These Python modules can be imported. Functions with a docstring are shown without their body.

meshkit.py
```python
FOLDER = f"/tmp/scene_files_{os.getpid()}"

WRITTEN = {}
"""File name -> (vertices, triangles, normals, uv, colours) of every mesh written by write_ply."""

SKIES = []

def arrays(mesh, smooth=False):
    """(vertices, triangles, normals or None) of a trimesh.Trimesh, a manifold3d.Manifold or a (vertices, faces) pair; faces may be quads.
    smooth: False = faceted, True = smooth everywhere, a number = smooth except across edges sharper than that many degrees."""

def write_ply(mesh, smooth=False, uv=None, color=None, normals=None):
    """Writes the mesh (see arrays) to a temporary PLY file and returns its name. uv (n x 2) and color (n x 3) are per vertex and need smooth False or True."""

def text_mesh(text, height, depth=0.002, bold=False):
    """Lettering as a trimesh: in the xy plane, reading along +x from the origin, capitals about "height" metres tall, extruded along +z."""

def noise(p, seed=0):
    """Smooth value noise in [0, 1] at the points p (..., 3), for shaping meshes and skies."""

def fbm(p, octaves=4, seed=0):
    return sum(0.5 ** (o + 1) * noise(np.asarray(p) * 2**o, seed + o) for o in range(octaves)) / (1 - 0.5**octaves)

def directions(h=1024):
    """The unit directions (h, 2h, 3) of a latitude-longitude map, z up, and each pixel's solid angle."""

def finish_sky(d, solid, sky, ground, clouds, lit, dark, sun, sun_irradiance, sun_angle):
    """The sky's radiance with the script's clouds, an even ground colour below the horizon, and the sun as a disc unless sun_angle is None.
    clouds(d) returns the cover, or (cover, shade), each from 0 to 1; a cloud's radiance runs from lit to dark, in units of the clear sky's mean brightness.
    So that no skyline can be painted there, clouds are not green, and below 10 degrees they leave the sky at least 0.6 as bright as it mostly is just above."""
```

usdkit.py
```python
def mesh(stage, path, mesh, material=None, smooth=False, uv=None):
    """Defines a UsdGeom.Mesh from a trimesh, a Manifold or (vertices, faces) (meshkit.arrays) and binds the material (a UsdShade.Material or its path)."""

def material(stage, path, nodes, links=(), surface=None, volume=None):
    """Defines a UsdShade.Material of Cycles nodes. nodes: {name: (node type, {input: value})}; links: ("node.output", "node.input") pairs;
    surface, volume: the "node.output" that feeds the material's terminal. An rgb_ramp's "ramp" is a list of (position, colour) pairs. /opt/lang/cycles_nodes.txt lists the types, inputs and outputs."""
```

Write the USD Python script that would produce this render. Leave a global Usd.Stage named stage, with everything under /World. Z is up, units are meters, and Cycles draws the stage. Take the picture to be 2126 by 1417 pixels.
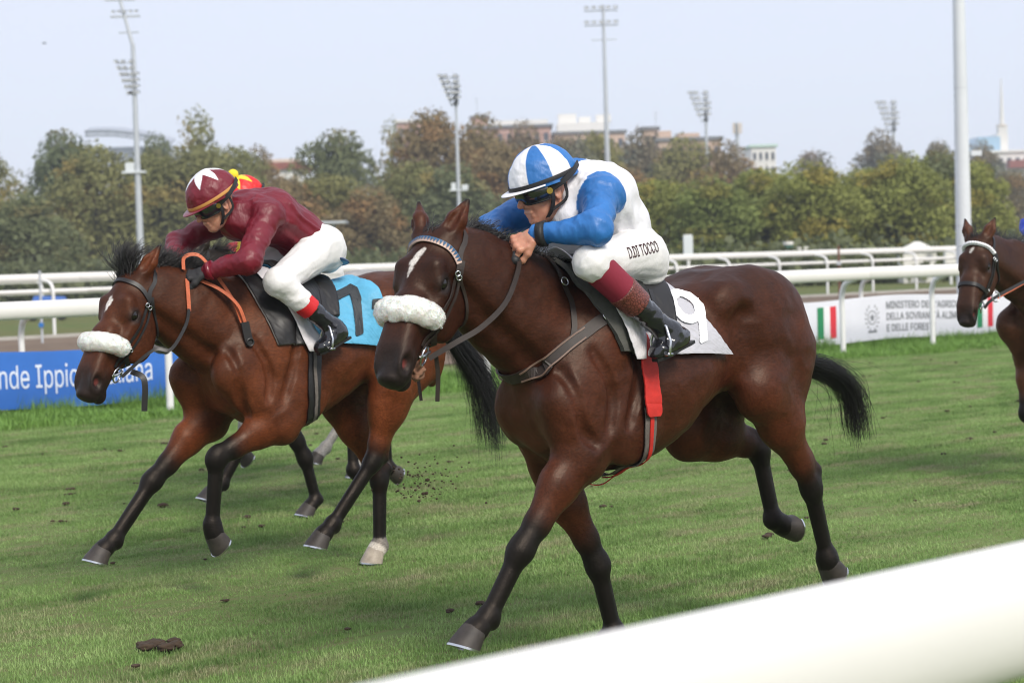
import math, random
import numpy as np, trimesh
import usdkit, meshkit
from pxr import Usd, UsdGeom, UsdLux, UsdShade, Gf, Sdf, Vt

random.seed(7)
stage = Usd.Stage.CreateInMemory()
UsdGeom.SetStageUpAxis(stage, UsdGeom.Tokens.z)
UsdGeom.SetStageMetersPerUnit(stage, 1.0)
UsdGeom.Xform.Define(stage, '/World')
V = lambda *a: np.array(a, float)

# ---------------------------------------------------------------- camera, sky, sun, exposure
EYE = V(0, 0, 1.6)
PITCH, ROLL, EXPOSURE = 2.317, 1.75, 1.0
SUN_EL, SUN_AZ = math.radians(42), math.radians(150)      # azimuth of the direction towards the sun, from +y towards +x
SKY_STRENGTH, SUN_POWER, SUN_ANGLE = 0.11, 0.47, 20.0

_p, _r = math.radians(PITCH), math.radians(ROLL)
_f = V(0, math.cos(_p), -math.sin(_p)); _x = V(1, 0, 0); _u = np.cross(_x, _f)
_R = math.cos(_r) * _x - math.sin(_r) * _u; _U = math.cos(_r) * _u + math.sin(_r) * _x
cam = UsdGeom.Camera.Define(stage, '/World/camera')
cam.AddTransformOp().Set(Gf.Matrix4d(*_R, 0, *_U, 0, *(-_f), 0, *EYE, 1))
cam.CreateHorizontalApertureAttr(36.0); cam.CreateVerticalApertureAttr(36.0 * 682 / 1024)
cam.CreateFocalLengthAttr(70.95)
cam.CreateClippingRangeAttr(Gf.Vec2f(0.05, 3000))
cam.CreateFStopAttr(4.2); cam.CreateFocusDistanceAttr(8.4)
cam.CreateExposureAttr(EXPOSURE)

LOOKS = '/World/Looks'
sky = UsdLux.DomeLight.Define(stage, '/World/sky')
sky.GetPrim().SetCustomDataByKey('kind', 'structure')
_m = usdkit.material(stage, LOOKS + '/sky_look', {
    'tc': ('texture_coordinate', {}),
    'sky': ('sky_texture', {'sky_type': 'single_scattering', 'sun_disc': False, 'sun_elevation': SUN_EL, 'sun_rotation': SUN_AZ,
                            'air_density': 1.0, 'aerosol_density': 2.0, 'ozone_density': 1.0}),
    'map': ('mapping', {'scale': (1.0, 1.0, 3.2)}),
    'n': ('noise_texture', {'scale': 2.2, 'detail': 5, 'roughness': 0.55, 'distortion': 0.6}),
    'cr': ('rgb_ramp', {'ramp': [(0.3, (0.84,) * 3), (0.7, (0.95,) * 3)]}),
    'mix': ('mix', {'color2': (3.82, 4.02, 4.66)}),
    'bg': ('background_shader', {'strength': SKY_STRENGTH}),
}, [('tc.generated', 'map.vector'), ('map.vector', 'n.vector'), ('n.fac', 'cr.fac'), ('cr.color', 'mix.fac'), ('sky.color', 'mix.color1'), ('mix.color', 'bg.color')], surface='bg.background')
UsdShade.MaterialBindingAPI.Apply(sky.GetPrim()).Bind(_m)

sun = UsdLux.DistantLight.Define(stage, '/World/sun')
sun.CreateNormalizeAttr(True); sun.CreateIntensityAttr(SUN_POWER); sun.CreateAngleAttr(SUN_ANGLE); sun.CreateColorAttr(Gf.Vec3f(1.0, 0.93, 0.83))
_z = V(math.sin(SUN_AZ) * math.cos(SUN_EL), math.cos(SUN_AZ) * math.cos(SUN_EL), math.sin(SUN_EL))
_a = np.cross(V(0, 0, 1), _z); _a /= np.linalg.norm(_a); _b = np.cross(_z, _a)
sun.AddTransformOp().Set(Gf.Matrix4d(*_a, 0, *_b, 0, *_z, 0, 0, 0, 60, 1))

# ---------------------------------------------------------------- materials
def sock(x): return (x,) * 3
def mat(name, color, rough=0.5, spec=0.5, metal=0.0, vary=0.0, scale=6.0, bump=0.0, bscale=60.0, bdist=0.01, stretch=None, coat=0.0, sheen=0.0, attr=None, dark=None, **extra):
    """A principled material: a base colour (or the mesh's colour attribute) broken up by noise, with fine relief."""
    nodes = {'p': ('principled_bsdf', {'roughness': rough, 'specular_ior_level': spec, 'metallic': metal, 'coat_weight': coat, 'sheen_weight': sheen, 'base_color': tuple(color), **extra})}
    links = []
    nodes['tc'] = ('texture_coordinate', {})
    src = 'tc.object'
    if stretch:
        nodes['mp'] = ('mapping', {'scale': stretch}); links.append(('tc.object', 'mp.vector')); src = 'mp.vector'
    if attr:
        nodes['at'] = ('attribute', {'attribute': attr})
    if vary > 0:
        nodes['n'] = ('noise_texture', {'scale': scale, 'detail': 6, 'roughness': 0.6})
        links.append((src, 'n.vector'))
        d = dark if dark is not None else tuple(c * (1 - vary) for c in color)
        if attr:
            nodes['rr'] = ('rgb_ramp', {'ramp': [(0.3, sock(1 - vary)), (0.7, sock(1.0 + vary * 0.3))]})
            nodes['mu'] = ('mix', {'mix_type': 'multiply', 'fac': 1.0})
            links += [('n.fac', 'rr.fac'), ('at.color', 'mu.color1'), ('rr.color', 'mu.color2'), ('mu.color', 'p.base_color')]
        else:
            nodes['rr'] = ('rgb_ramp', {'ramp': [(0.3, d), (0.68, tuple(color))]})
            links += [('n.fac', 'rr.fac'), ('rr.color', 'p.base_color')]
    elif attr:
        links.append(('at.color', 'p.base_color'))
    if bump > 0:
        nodes['bn'] = ('noise_texture', {'scale': bscale, 'detail': 4, 'roughness': 0.6})
        nodes['b'] = ('bump', {'strength': bump, 'distance': bdist})
        links += [(src, 'bn.vector'), ('bn.fac', 'b.height'), ('b.normal', 'p.normal')]
    return usdkit.material(stage, LOOKS + '/' + name, nodes, links, surface='p.BSDF')

# ---------------------------------------------------------------- prims
_used = {}
def free(parent, name):
    k = (parent, name); _used[k] = _used.get(k, 0) + 1
    return f'{parent}/{name}' + (f'_{_used[k]-1:03d}' if _used[k] > 1 else '')
def tag(prim, label=None, category=None, group=None, kind=None):
    prim = prim.GetPrim() if hasattr(prim, 'GetPrim') else prim
    for k, v in (('label', label), ('category', category), ('group', group), ('kind', kind)):
        if v: prim.SetCustomDataByKey(k, v)
    return prim
def thing(name, label, category, group=None, at=(0, 0, 0), rot=0.0):
    x = UsdGeom.Xform.Define(stage, free('/World', name))
    x.AddTranslateOp().Set(Gf.Vec3d(*map(float, at)))
    if rot: x.AddRotateZOp().Set(float(rot))
    tag(x, label, category, group)
    return str(x.GetPath())
def part(parent, name, mesh, m, smooth=30, label=None, kind=None, colors=None, uv=None):
    g = usdkit.mesh(stage, free(parent, name), mesh, m, smooth=smooth, uv=uv)
    if colors is not None:
        UsdGeom.PrimvarsAPI(g).CreatePrimvar('coat', Sdf.ValueTypeNames.Color3fArray, 'vertex').Set(Vt.Vec3fArray.FromNumpy(np.asarray(colors, np.float32)))
    tag(g, label, kind=kind)
    return str(g.GetPath())
def top(name, mesh, m, label=None, category=None, group=None, kind=None, smooth=30):
    p = part('/World', name, mesh, m, smooth)
    tag(stage.GetPrimAtPath(p), label, category, group, kind)
    return p
def curves(parent, name, strands, widths, m):
    c = UsdGeom.BasisCurves.Define(stage, free(parent, name))
    c.CreateTypeAttr('linear')
    c.CreateCurveVertexCountsAttr(Vt.IntArray([len(s) for s in strands]))
    c.CreatePointsAttr(Vt.Vec3fArray.FromNumpy(np.vstack(strands).astype(np.float32)))
    c.CreateWidthsAttr(Vt.FloatArray.FromNumpy(np.concatenate(widths).astype(np.float32))); c.SetWidthsInterpolation('vertex')
    UsdShade.MaterialBindingAPI.Apply(c.GetPrim()).Bind(m)
    return str(c.GetPath())
def cat(*ms):
    ms = [m for m in ms if m is not None]
    return trimesh.util.concatenate([m if isinstance(m, trimesh.Trimesh) else trimesh.Trimesh(*m, process=False) for m in ms])
def box(c, size, rz=0.0):
    b = trimesh.creation.box(size)
    if rz: b.apply_transform(trimesh.transformations.rotation_matrix(rz, [0, 0, 1]))
    b.apply_translation(c); return b
def tube(pts, r, n=8, cap=True, flat=None, up=None):
    """A swept tube through pts; r a number or one per point; flat=(a, b) gives an elliptical section, up its reference direction."""
    pts = np.asarray(pts, float); r = np.broadcast_to(np.asarray(r, float), (len(pts),))
    t = np.gradient(pts, axis=0); t /= np.linalg.norm(t, axis=1, keepdims=True) + 1e-12
    u = np.asarray(up if up is not None else ([0, 0, 1] if abs(t[0, 2]) < 0.9 else [1, 0, 0]), float)
    a = np.linspace(0, 2 * np.pi, n, endpoint=False); V_ = []
    for i in range(len(pts)):
        u = u - t[i] * (u @ t[i]); u /= np.linalg.norm(u) + 1e-12; v = np.cross(t[i], u)
        fa, fb = flat if flat else (1, 1)
        V_.append(pts[i] + r[i] * (fa * np.cos(a)[:, None] * u + fb * np.sin(a)[:, None] * v))
    V_ = np.vstack(V_); F_ = []
    for i in range(len(pts) - 1):
        for j in range(n):
            k = (j + 1) % n; p, q, s, w = i * n + j, i * n + k, (i + 1) * n + k, (i + 1) * n + j
            F_ += [(p, q, s), (p, s, w)]
    if cap:
        m0, m1 = len(V_), len(V_) + 1; V_ = np.vstack([V_, pts[0], pts[-1]]); e = (len(pts) - 1) * n
        for j in range(n):
            k = (j + 1) % n; F_ += [(m0, k, j), (m1, e + j, e + k)]
    return trimesh.Trimesh(V_, np.array(F_), process=False)
def spline(pts, n):
    """Catmull-Rom through pts, n points in all."""
    p = np.asarray(pts, float); k = len(p); p = np.vstack([2 * p[0] - p[1], p, 2 * p[-1] - p[-2]])
    u = np.linspace(0, k - 1 - 1e-9, n); i = u.astype(int); f = (u - i)[:, None]
    a, b, c, d = p[i], p[i + 1], p[i + 2], p[i + 3]
    return 0.5 * (2 * b + (c - a) * f + (2 * a - 5 * b + 4 * c - d) * f**2 + (3 * b - a - 3 * c + d) * f**3)
def strap(pts, width, thick, up, n=None):
    """A flat strap: a ribbon of real thickness along pts; up (one per point, or one) is the direction its face looks."""
    p = spline(pts, n) if n else np.asarray(pts, float)
    up = np.asarray(up, float)
    if up.ndim == 2 and len(up) != len(p): up = spline(up, len(p))
    up = np.broadcast_to(up, p.shape)
    t = np.gradient(p, axis=0); t /= np.linalg.norm(t, axis=1, keepdims=True)
    s = np.cross(t, up); s /= np.linalg.norm(s, axis=1, keepdims=True); u = np.cross(s, t)
    w = np.broadcast_to(np.asarray(width, float), (len(p),))[:, None] / 2
    ring = np.stack([p + s * w - u * thick / 2, p + s * w + u * thick / 2, p - s * w + u * thick / 2, p - s * w - u * thick / 2], 1)
    k = len(p); vv = ring.reshape(-1, 3); ff = []
    for i in range(k - 1):
        for j in range(4):
            a, b = i * 4 + j, i * 4 + (j + 1) % 4
            ff += [(a, b, b + 4), (a, b + 4, a + 4)]
    ff += [(0, 2, 1), (0, 3, 2), (4 * k - 4, 4 * k - 3, 4 * k - 2), (4 * k - 4, 4 * k - 2, 4 * k - 1)]
    return trimesh.Trimesh(vv, np.array(ff), process=False)
def torus(c, nrm, R, r, n=20, m=8):
    nrm = np.asarray(nrm, float); nrm /= np.linalg.norm(nrm); a = np.cross(nrm, [0.3, 0.2, 0.9]); a /= np.linalg.norm(a); b = np.cross(nrm, a)
    t = np.linspace(0, 2 * np.pi, n + 1)
    return tube(np.asarray(c) + R * (np.cos(t)[:, None] * a + np.sin(t)[:, None] * b), r, m, cap=False, up=nrm)
# ---------------------------------------------------------------- bodies: smooth unions of muscles on a grid, skinned with surface nets
class Body:
    def __init__(s, lo, hi, h):
        s.lo, s.h = np.asarray(lo, float), h
        s.n = np.ceil((np.asarray(hi, float) - s.lo) / h).astype(int) + 1
        s.f = np.full(s.n, 0.25, np.float32)
    def _win(s, lo, hi):
        i0 = np.clip(np.floor((lo - s.lo) / s.h).astype(int), 0, s.n); i1 = np.clip(np.ceil((hi - s.lo) / s.h).astype(int) + 1, 0, s.n)
        if (i1 <= i0).any(): return None
        ax = [(s.lo[k] + s.h * np.arange(i0[k], i1[k])).astype(np.float32) for k in range(3)]
        return tuple(slice(a, b) for a, b in zip(i0, i1)), ax[0][:, None, None], ax[1][None, :, None], ax[2][None, None, :]
    def put(s, d, sl, k, op):
        a = s.f[sl]
        if op == '+':
            h = np.maximum(k - np.abs(a - d), 0) / max(k, 1e-6); s.f[sl] = np.minimum(a, d) - h * h * k * 0.25
        else:
            d = -d; h = np.maximum(k - np.abs(a - d), 0) / max(k, 1e-6); s.f[sl] = np.maximum(a, d) + h * h * k * 0.25
    def seg(s, p0, p1, a0, a1=None, b0=None, b1=None, n=(0, 1, 0), k=0.03, op='+'):
        """A tapered limb from p0 to p1: radius a in its plane, b along n."""
        p0, p1 = np.asarray(p0, float), np.asarray(p1, float)
        a1 = a0 if a1 is None else a1; b0 = a0 if b0 is None else b0; b1 = (a1 if b0 == a0 else b0) if b1 is None else b1
        m = max(a0, a1, b0, b1) + k + 2 * s.h
        w = s._win(np.minimum(p0, p1) - m, np.maximum(p0, p1) + m)
        if w is None: return
        sl, X, Y, Z = w; d = p1 - p0; L2 = max(d @ d, 1e-9)
        n = np.asarray(n, float); n = n - d * (n @ d) / L2; n /= np.linalg.norm(n) + 1e-9
        t = np.clip(((X - p0[0]) * d[0] + (Y - p0[1]) * d[1] + (Z - p0[2]) * d[2]) / L2, 0, 1)
        qx, qy, qz = X - p0[0] - t * d[0], Y - p0[1] - t * d[1], Z - p0[2] - t * d[2]
        u = qx * n[0] + qy * n[1] + qz * n[2]
        a, b = a0 + (a1 - a0) * t, b0 + (b1 - b0) * t
        v2 = np.maximum(qx * qx + qy * qy + qz * qz - u * u, 0)
        s.put((np.sqrt(v2 / a**2 + u * u / b**2) - 1) * np.minimum(a, b), sl, k, op)
    def ell(s, c, r, x=(1, 0, 0), z=(0, 0, 1), k=0.03, op='+'):
        """An ellipsoid with radii r along x, z cross x, and z."""
        c, r, x, z = (np.asarray(q, float) for q in (c, r, x, z))
        x = x / np.linalg.norm(x); z = z - x * (x @ z); z /= np.linalg.norm(z); y = np.cross(z, x)
        m = r.max() + k + 2 * s.h; w = s._win(c - m, c + m)
        if w is None: return
        sl, X, Y, Z = w; X, Y, Z = X - c[0], Y - c[1], Z - c[2]
        q = [(X * e[0] + Y * e[1] + Z * e[2]) / rr for e, rr in zip((x, y, z), r)]
        k0 = np.sqrt(q[0]**2 + q[1]**2 + q[2]**2) + 1e-6
        k1 = np.sqrt((q[0] / r[0])**2 + (q[1] / r[1])**2 + (q[2] / r[2])**2) + 1e-6
        s.put(k0 * (k0 - 1) / k1, sl, k, op)
    def loft(s, o, e1, e2, st, k=0.03, n=None):
        """Sections along e1 from o: st rows are (t, far side along e2, near side along e2, half width, narrowing of the far half)."""
        o, e1, e2 = (np.asarray(q, float) for q in (o, e1, e2)); e3 = np.cross(e2, e1); st = np.asarray(st, float)
        from scipy.interpolate import PchipInterpolator
        ts = st[:, 0]; m = np.abs(st[:, 1:4]).max() + k + 0.05
        ends = np.stack([o + e1 * t + e2 * e + e3 * q for t in (ts[0], ts[-1]) for e in (st[:, 1].max(), st[:, 2].min()) for q in (-m, m)])
        w = s._win(ends.min(0) - k - 0.03, ends.max(0) + k + 0.03)
        if w is None: return
        sl, X, Y, Z = w; X, Y, Z = X - o[0], Y - o[1], Z - o[2]
        t = X * e1[0] + Y * e1[1] + Z * e1[2]; v = X * e2[0] + Y * e2[1] + Z * e2[2]; u = X * e3[0] + Y * e3[1] + Z * e3[2]
        tt = np.linspace(ts[0], ts[-1], 400); tab = [PchipInterpolator(ts, st[:, i])(tt) for i in range(1, 5)]
        tc = np.clip(t, ts[0], ts[-1]); j = ((tc - ts[0]) / (ts[-1] - ts[0]) * 399).astype(np.int32)
        top_, bot, hw, nar = (q.astype(np.float32)[j] for q in tab)
        a = np.maximum((top_ - bot) / 2, 0.004); q = (v - (top_ + bot) / 2) / a; hw = np.maximum(hw * (1 - nar * (0.5 + 0.5 * np.tanh(q * 1.6 - .5))), 0.004)
        over = np.abs(t - tc); r = np.minimum(a, hw)
        d = (np.sqrt(q * q + (u / hw)**2) - 1) * r
        s.put(np.where(over > 0, np.sqrt(np.maximum(d, 0)**2 + over**2) + np.minimum(d, 0) * (over <= 0), d), sl, k, '+')
    def at(s, p):
        from scipy.ndimage import map_coordinates
        return map_coordinates(s.f, ((np.atleast_2d(p) - s.lo) / s.h).T, order=1, mode='nearest')
    def grad(s, p, e=.008):
        p = np.atleast_2d(p); g = np.stack([s.at(p + d) - s.at(p - d) for d in np.eye(3) * e], 1)
        return g / (np.linalg.norm(g, axis=1, keepdims=True) + 1e-9)
    def snap(s, p, off=0.0, it=14):
        p = np.array(np.atleast_2d(p), float)
        for _ in range(it): p -= np.clip(s.at(p) - off, -.03, .03)[:, None] * s.grad(p) * .8
        return p
    def cast(s, c, d, far=.55, off=0.0, n=160):
        """From far along d back towards c: the first point at the surface."""
        c, d = np.atleast_2d(c), np.atleast_2d(d); t = np.linspace(far, 0.0, n); P = c[:, None] + d[:, None] * t[None, :, None]
        f = s.at(P.reshape(-1, 3)).reshape(len(P), n) - off; hit = np.argmax(f < 0, axis=1)
        return c + d * t[hit][:, None]
    def skin(s, smooth=3):
        F, S = s.f, s.f < 0; nx, ny, nz = F.shape
        c = np.zeros((nx - 1, ny - 1, nz - 1), np.int8); offs = [(i, j, k) for i in (0, 1) for j in (0, 1) for k in (0, 1)]
        for i, j, k in offs: c += S[i:nx - 1 + i, j:ny - 1 + j, k:nz - 1 + k]
        idx = np.argwhere((c > 0) & (c < 8)); val = np.stack([F[idx[:, 0] + i, idx[:, 1] + j, idx[:, 2] + k] for i, j, k in offs], 1)
        pos, cnt = np.zeros((len(idx), 3)), np.zeros(len(idx)); O = np.array(offs, float)
        for a in range(8):
            for b in range(a + 1, 8):
                if np.abs(O[a] - O[b]).sum() == 1:
                    x = (val[:, a] < 0) != (val[:, b] < 0); t = val[x, a] / (val[x, a] - val[x, b])
                    pos[x] += O[a] + t[:, None] * (O[b] - O[a]); cnt[x] += 1
        v = s.lo + s.h * (idx + pos / cnt[:, None])
        cid = np.full(c.shape, -1, np.int32); cid[tuple(idx.T)] = np.arange(len(idx)); faces = []
        for ax in range(3):
            sl0 = [slice(1, -1)] * 3; sl1 = [slice(1, -1)] * 3; sl0[ax] = slice(0, -1); sl1[ax] = slice(1, None)
            A, B = S[tuple(sl0)], S[tuple(sl1)]
            for flip, hit in ((0, np.argwhere(A & ~B)), (1, np.argwhere(~A & B))):
                if not len(hit): continue
                p = hit.copy(); o1, o2 = [i for i in range(3) if i != ax]
                p[:, o1] += 1; p[:, o2] += 1
                q = []
                for d1, d2 in ((-1, -1), (0, -1), (0, 0), (-1, 0)):
                    r = p.copy(); r[:, o1] += d1; r[:, o2] += d2; q.append(cid[tuple(r.T)])
                q = np.stack(q, 1)
                if flip ^ (ax == 1): q = q[:, ::-1]
                faces += [q[:, [0, 1, 2]], q[:, [0, 2, 3]]]
        f = np.vstack(faces); f = f[(f >= 0).all(1)]
        m = trimesh.Trimesh(v, f, process=False)
        if smooth:
            from scipy.sparse import coo_matrix
            e = m.edges_unique; n_ = len(m.vertices); A = coo_matrix((np.ones(2 * len(e)), (np.r_[e[:, 0], e[:, 1]], np.r_[e[:, 1], e[:, 0]])), shape=(n_, n_)).tocsr(); dg = np.maximum(np.asarray(A.sum(1)).ravel(), 1)[:, None]; v = np.array(m.vertices)
            for i in range(2 * ((smooth + 1) // 2)):
                d = np.clip(A @ v / dg - v, -.4 * s.h, .4 * s.h); v += (.5, -.52)[i % 2] * d
            m.vertices = v
        return m
def biggest(m):
    return max(m.split(only_watertight=False), key=lambda q: len(q.faces))
def sstep(a, b, x):
    t = np.clip((x - a) / (b - a), 0, 1); return t * t * (3 - 2 * t)
def seg_dist(P, a, b):
    a, b = np.asarray(a, float), np.asarray(b, float); d = b - a
    t = np.clip((P - a) @ d / (d @ d), 0, 1)
    return np.linalg.norm(P - a - t[:, None] * d, axis=1), t
# ---------------------------------------------------------------- horses (local frame: x forward, y to the horse's left, z up)
HEADING = math.degrees(math.atan2(-math.cos(math.radians(49)), -math.sin(math.radians(49))))
BAY = dict(
    trunk=[(.42, 1.36, 1.00, .10, 0), (.38, 1.41, .89, .165, .05), (.31, 1.46, .835, .205, .2), (.23, 1.50, .79, .235, .38), (.14, 1.525, .768, .25, .5), (0, 1.50, .762, .265, .42), (-.15, 1.47, .785, .278, .28),
           (-.30, 1.465, .855, .268, .2), (-.45, 1.49, .955, .235, .15), (-.58, 1.53, 1.02, .215, .1), (-.72, 1.54, 1.05, .21, .1), (-.86, 1.49, 1.03, .18, .1), (-.95, 1.41, 1.06, .13, .1), (-1.0, 1.33, 1.12, .07, 0)],
    neck=[((.24, 0, 1.265), .265, .185), ((.42, 0, 1.39), .215, .125), ((.57, 0, 1.48), .180, .098), ((.70, 0, 1.56), .145, .082), ((.77, 0, 1.60), .12, .075)],
    head=((.865, -.02, 1.715), (.52, 0, -.854), .31), hs=.99, ws=1.09,
    fl=((.36, .165, 1.05), (.31, .165, .845), (.60, .15, .53), (.75, .125, .30), (.885, .12, .205)),
    fr=((.28, -.15, 1.02), (.13, -.165, .76), (-.05, -.13, .37), (-.115, -.12, .09), (.0, -.12, -.005)),
    hl=((-.77, .14, 1.23), (-.705, .175, 1.05), (-1.045, .14, .605), (-1.155, .12, .295), (-1.205, .12, .185)),
    hr=((-.74, -.14, 1.20), (-.66, -.18, .865), (-1.045, -.15, .745), (-1.09, -.12, .44), (-1.235, -.12, .37)))

def unit(a): a = np.asarray(a, float); return a / np.linalg.norm(a)
def head_frame(P):
    o, e, yaw = P['head']; e1 = unit(e); e2 = unit(V(e1[2], 0, -e1[0])) * -1       # e2 from the face towards the jaw
    if e2[0] > 0: e2 = -e2
    R = trimesh.transformations.rotation_matrix(yaw, [0, 0, 1])[:3, :3]
    e1, e2 = R @ e1, R @ e2
    return np.asarray(o, float), e1, e2, np.cross(e1, e2) * (1 if np.cross(e1, e2)[1] > 0 else -1)
def hoof_frame(fe, toe):
    """(coronet centre, direction down the hoof wall) from the fetlock and the toe."""
    d = unit(np.asarray(toe) - np.asarray(fe)); return np.asarray(toe) - d * 0.085, d

def horse_body(P, h=.0075, legs=('fl', 'fr', 'hl', 'hr')):
    pts = np.array([p for k in ('fl', 'fr', 'hl', 'hr') for p in P[k]])
    o, e1, e2, e3 = head_frame(P); ext = np.vstack([pts, [o + e1 * .75], [o - e1 * .25]])
    lo, hi = ext.min(0) - .12, ext.max(0) + .12; lo[1], hi[1] = min(lo[1], -.36), max(hi[1], .36); hi[2] = max(hi[2], 1.72)
    B = Body(lo, hi, h)
    B.loft((0, 0, 0), (1, 0, 0), (0, 0, 1), sorted(P['trunk']), k=.02)
    for s in (1, -1):                                               # muscles of the trunk
        hx = P['hl' if s > 0 else 'hr'][0][0]
        B.ell((hx + .06, s * .12, 1.36), (.29, .13, .185), z=(.2, 0, 1), k=.06)      # croup
        B.ell((hx - .14, s * .110, 1.17), (.115, .10, .24), z=(.1, 0, 1), k=.07)      # back of the thigh
        B.ell((hx + .27, s * .188, 1.41), (.06, .030, .05), k=.10)                    # point of the hip
        B.ell((.20, s * .165, 1.18), (.12, .085, .30), x=(1, 0, .45), z=(-.45, 0, 1), k=.05)   # shoulder blade
        B.ell((.37 + P['trunk'][0][0] - .42, s * .115, 1.05), (.08, .08, .12), k=.06)                        # breast
        B.ell((.10, s * .20, .93), (.15, .055, .13), k=.06)
        B.seg((hx + .22, s * .25, 1.34), (hx + .27, s * .25, 1.05), .035, .03, k=.07, op='-')   # hollow of the flank
    B.ell((P['trunk'][0][0] - .08, 0, 1.10), (.10, .13, .19), z=(.25, 0, 1), k=.08)
    nk = P['neck']
    for (p, a, b), (q, c, d) in zip(nk[:-1], nk[1:]): B.seg(p, q, a, c, b, d, k=.05)
    for s in (1, -1):                                               # neck muscles and jugular groove
        c0, c1 = np.asarray(nk[0][0]), np.asarray(nk[-1][0])
        ax = unit(c1 - c0); dn = V(ax[2], 0, -ax[0])
        B.seg(c0 + V(.06, s * .125, -.02), c1 + V(-.03, s * .062, -.03) + dn * .02, .07, .05, .04, .03, k=.04)
        B.seg(c0 + dn * .17 + V(.05, s * .135, 0), c1 + dn * .10 + V(0, s * .088, 0), .02, .016, k=.05, op='-')
    def groove(pts, r, k):
        for s in (1, -1):
            q = B.snap(spline([V(x, s * y, z) for x, y, z in pts], 14), .0)
            for a, b in zip(q[:-1], q[1:]): B.seg(a, b, r, r, k=k, op='-')
    def groove_(): 
        x0, hx = P['fl'][0][0] - .36, P['hl'][0][0]
        groove([(x0 + .03, .26, 1.34), (x0 + .05, .27, 1.16), (x0 + .13, .26, .95)], .004, .04)
        groove([(x0 + .27, .21, 1.24), (x0 + .20, .23, 1.08), (x0 + .22, .23, .95)], .003, .04)
        groove([(x0 + .38, .17, 1.16), (x0 + .36, .20, 1.0), (x0 + .30, .18, .88)], .005, .04)
    # fore legs
    for key, s in (('fl', 1), ('fr', -1)):
        sh, el, kn, fe, toe = (np.asarray(q, float) for q in P[key])
        B.seg((.13, s * .13, 1.36), sh, .12, .10, .06, .075, k=.05)
        B.seg(sh, el, .105, .095, .07, .075, k=.05)
        tri = V(.06, s * .17, 1.10); B.seg(tri, el + V(-.02, 0, .02), .13, .075, .06, .06, k=.05)
        f = unit(kn - el); fwd = unit(np.cross(V(0, 1, 0), f)); fwd = fwd if fwd[0] > -.3 else -fwd
        if fwd @ V(1, 0, .6) < 0: fwd = -fwd
        m1, m2 = el + (kn - el) * .32 + fwd * .012, el + (kn - el) * .72
        B.seg(el - f * .02, m1, .088, .080, .068, .062, k=.04); B.seg(m1, m2, .078, .052, .060, .044, k=.03); B.seg(m2, kn, .054, .045, .044, .041, k=.02)
        B.ell(el - fwd * .07 - f * .015, (.045, .03, .035), k=.05)
        B.seg(el + fwd * .045 + V(0, s * .03, 0) + f * .04, m2 + fwd * .02, .026, .018, k=.012)
        B.seg(el - fwd * .03 + V(0, s * .045, 0) + f * .04, m2 - fwd * .01 + V(0, s * .02, 0), .024, .016, k=.012)
        c = unit(fe - kn); cf = unit(np.cross(V(0, 1, 0), c)); cf = cf if cf @ fwd > 0 else -cf
        B.ell(kn + unit(fwd + cf) * .006, (.044, .040, .062), x=fwd + cf, z=c + f, k=.03)
        B.ell(kn - unit(fwd + cf) * .026 - f * .005, (.022, .028, .034), x=fwd + cf, z=c + f, k=.03)
        B.seg(kn + c * .02, fe - c * .03, .038, .032, .034, .029, k=.03)
        B.seg(kn + c * .05 - cf * .020, fe - cf * .020, .021, .023, .017, .019, k=.012)
        B.ell(fe - cf * .006, (.045, .039, .045), x=cf, z=c, k=.02)
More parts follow.
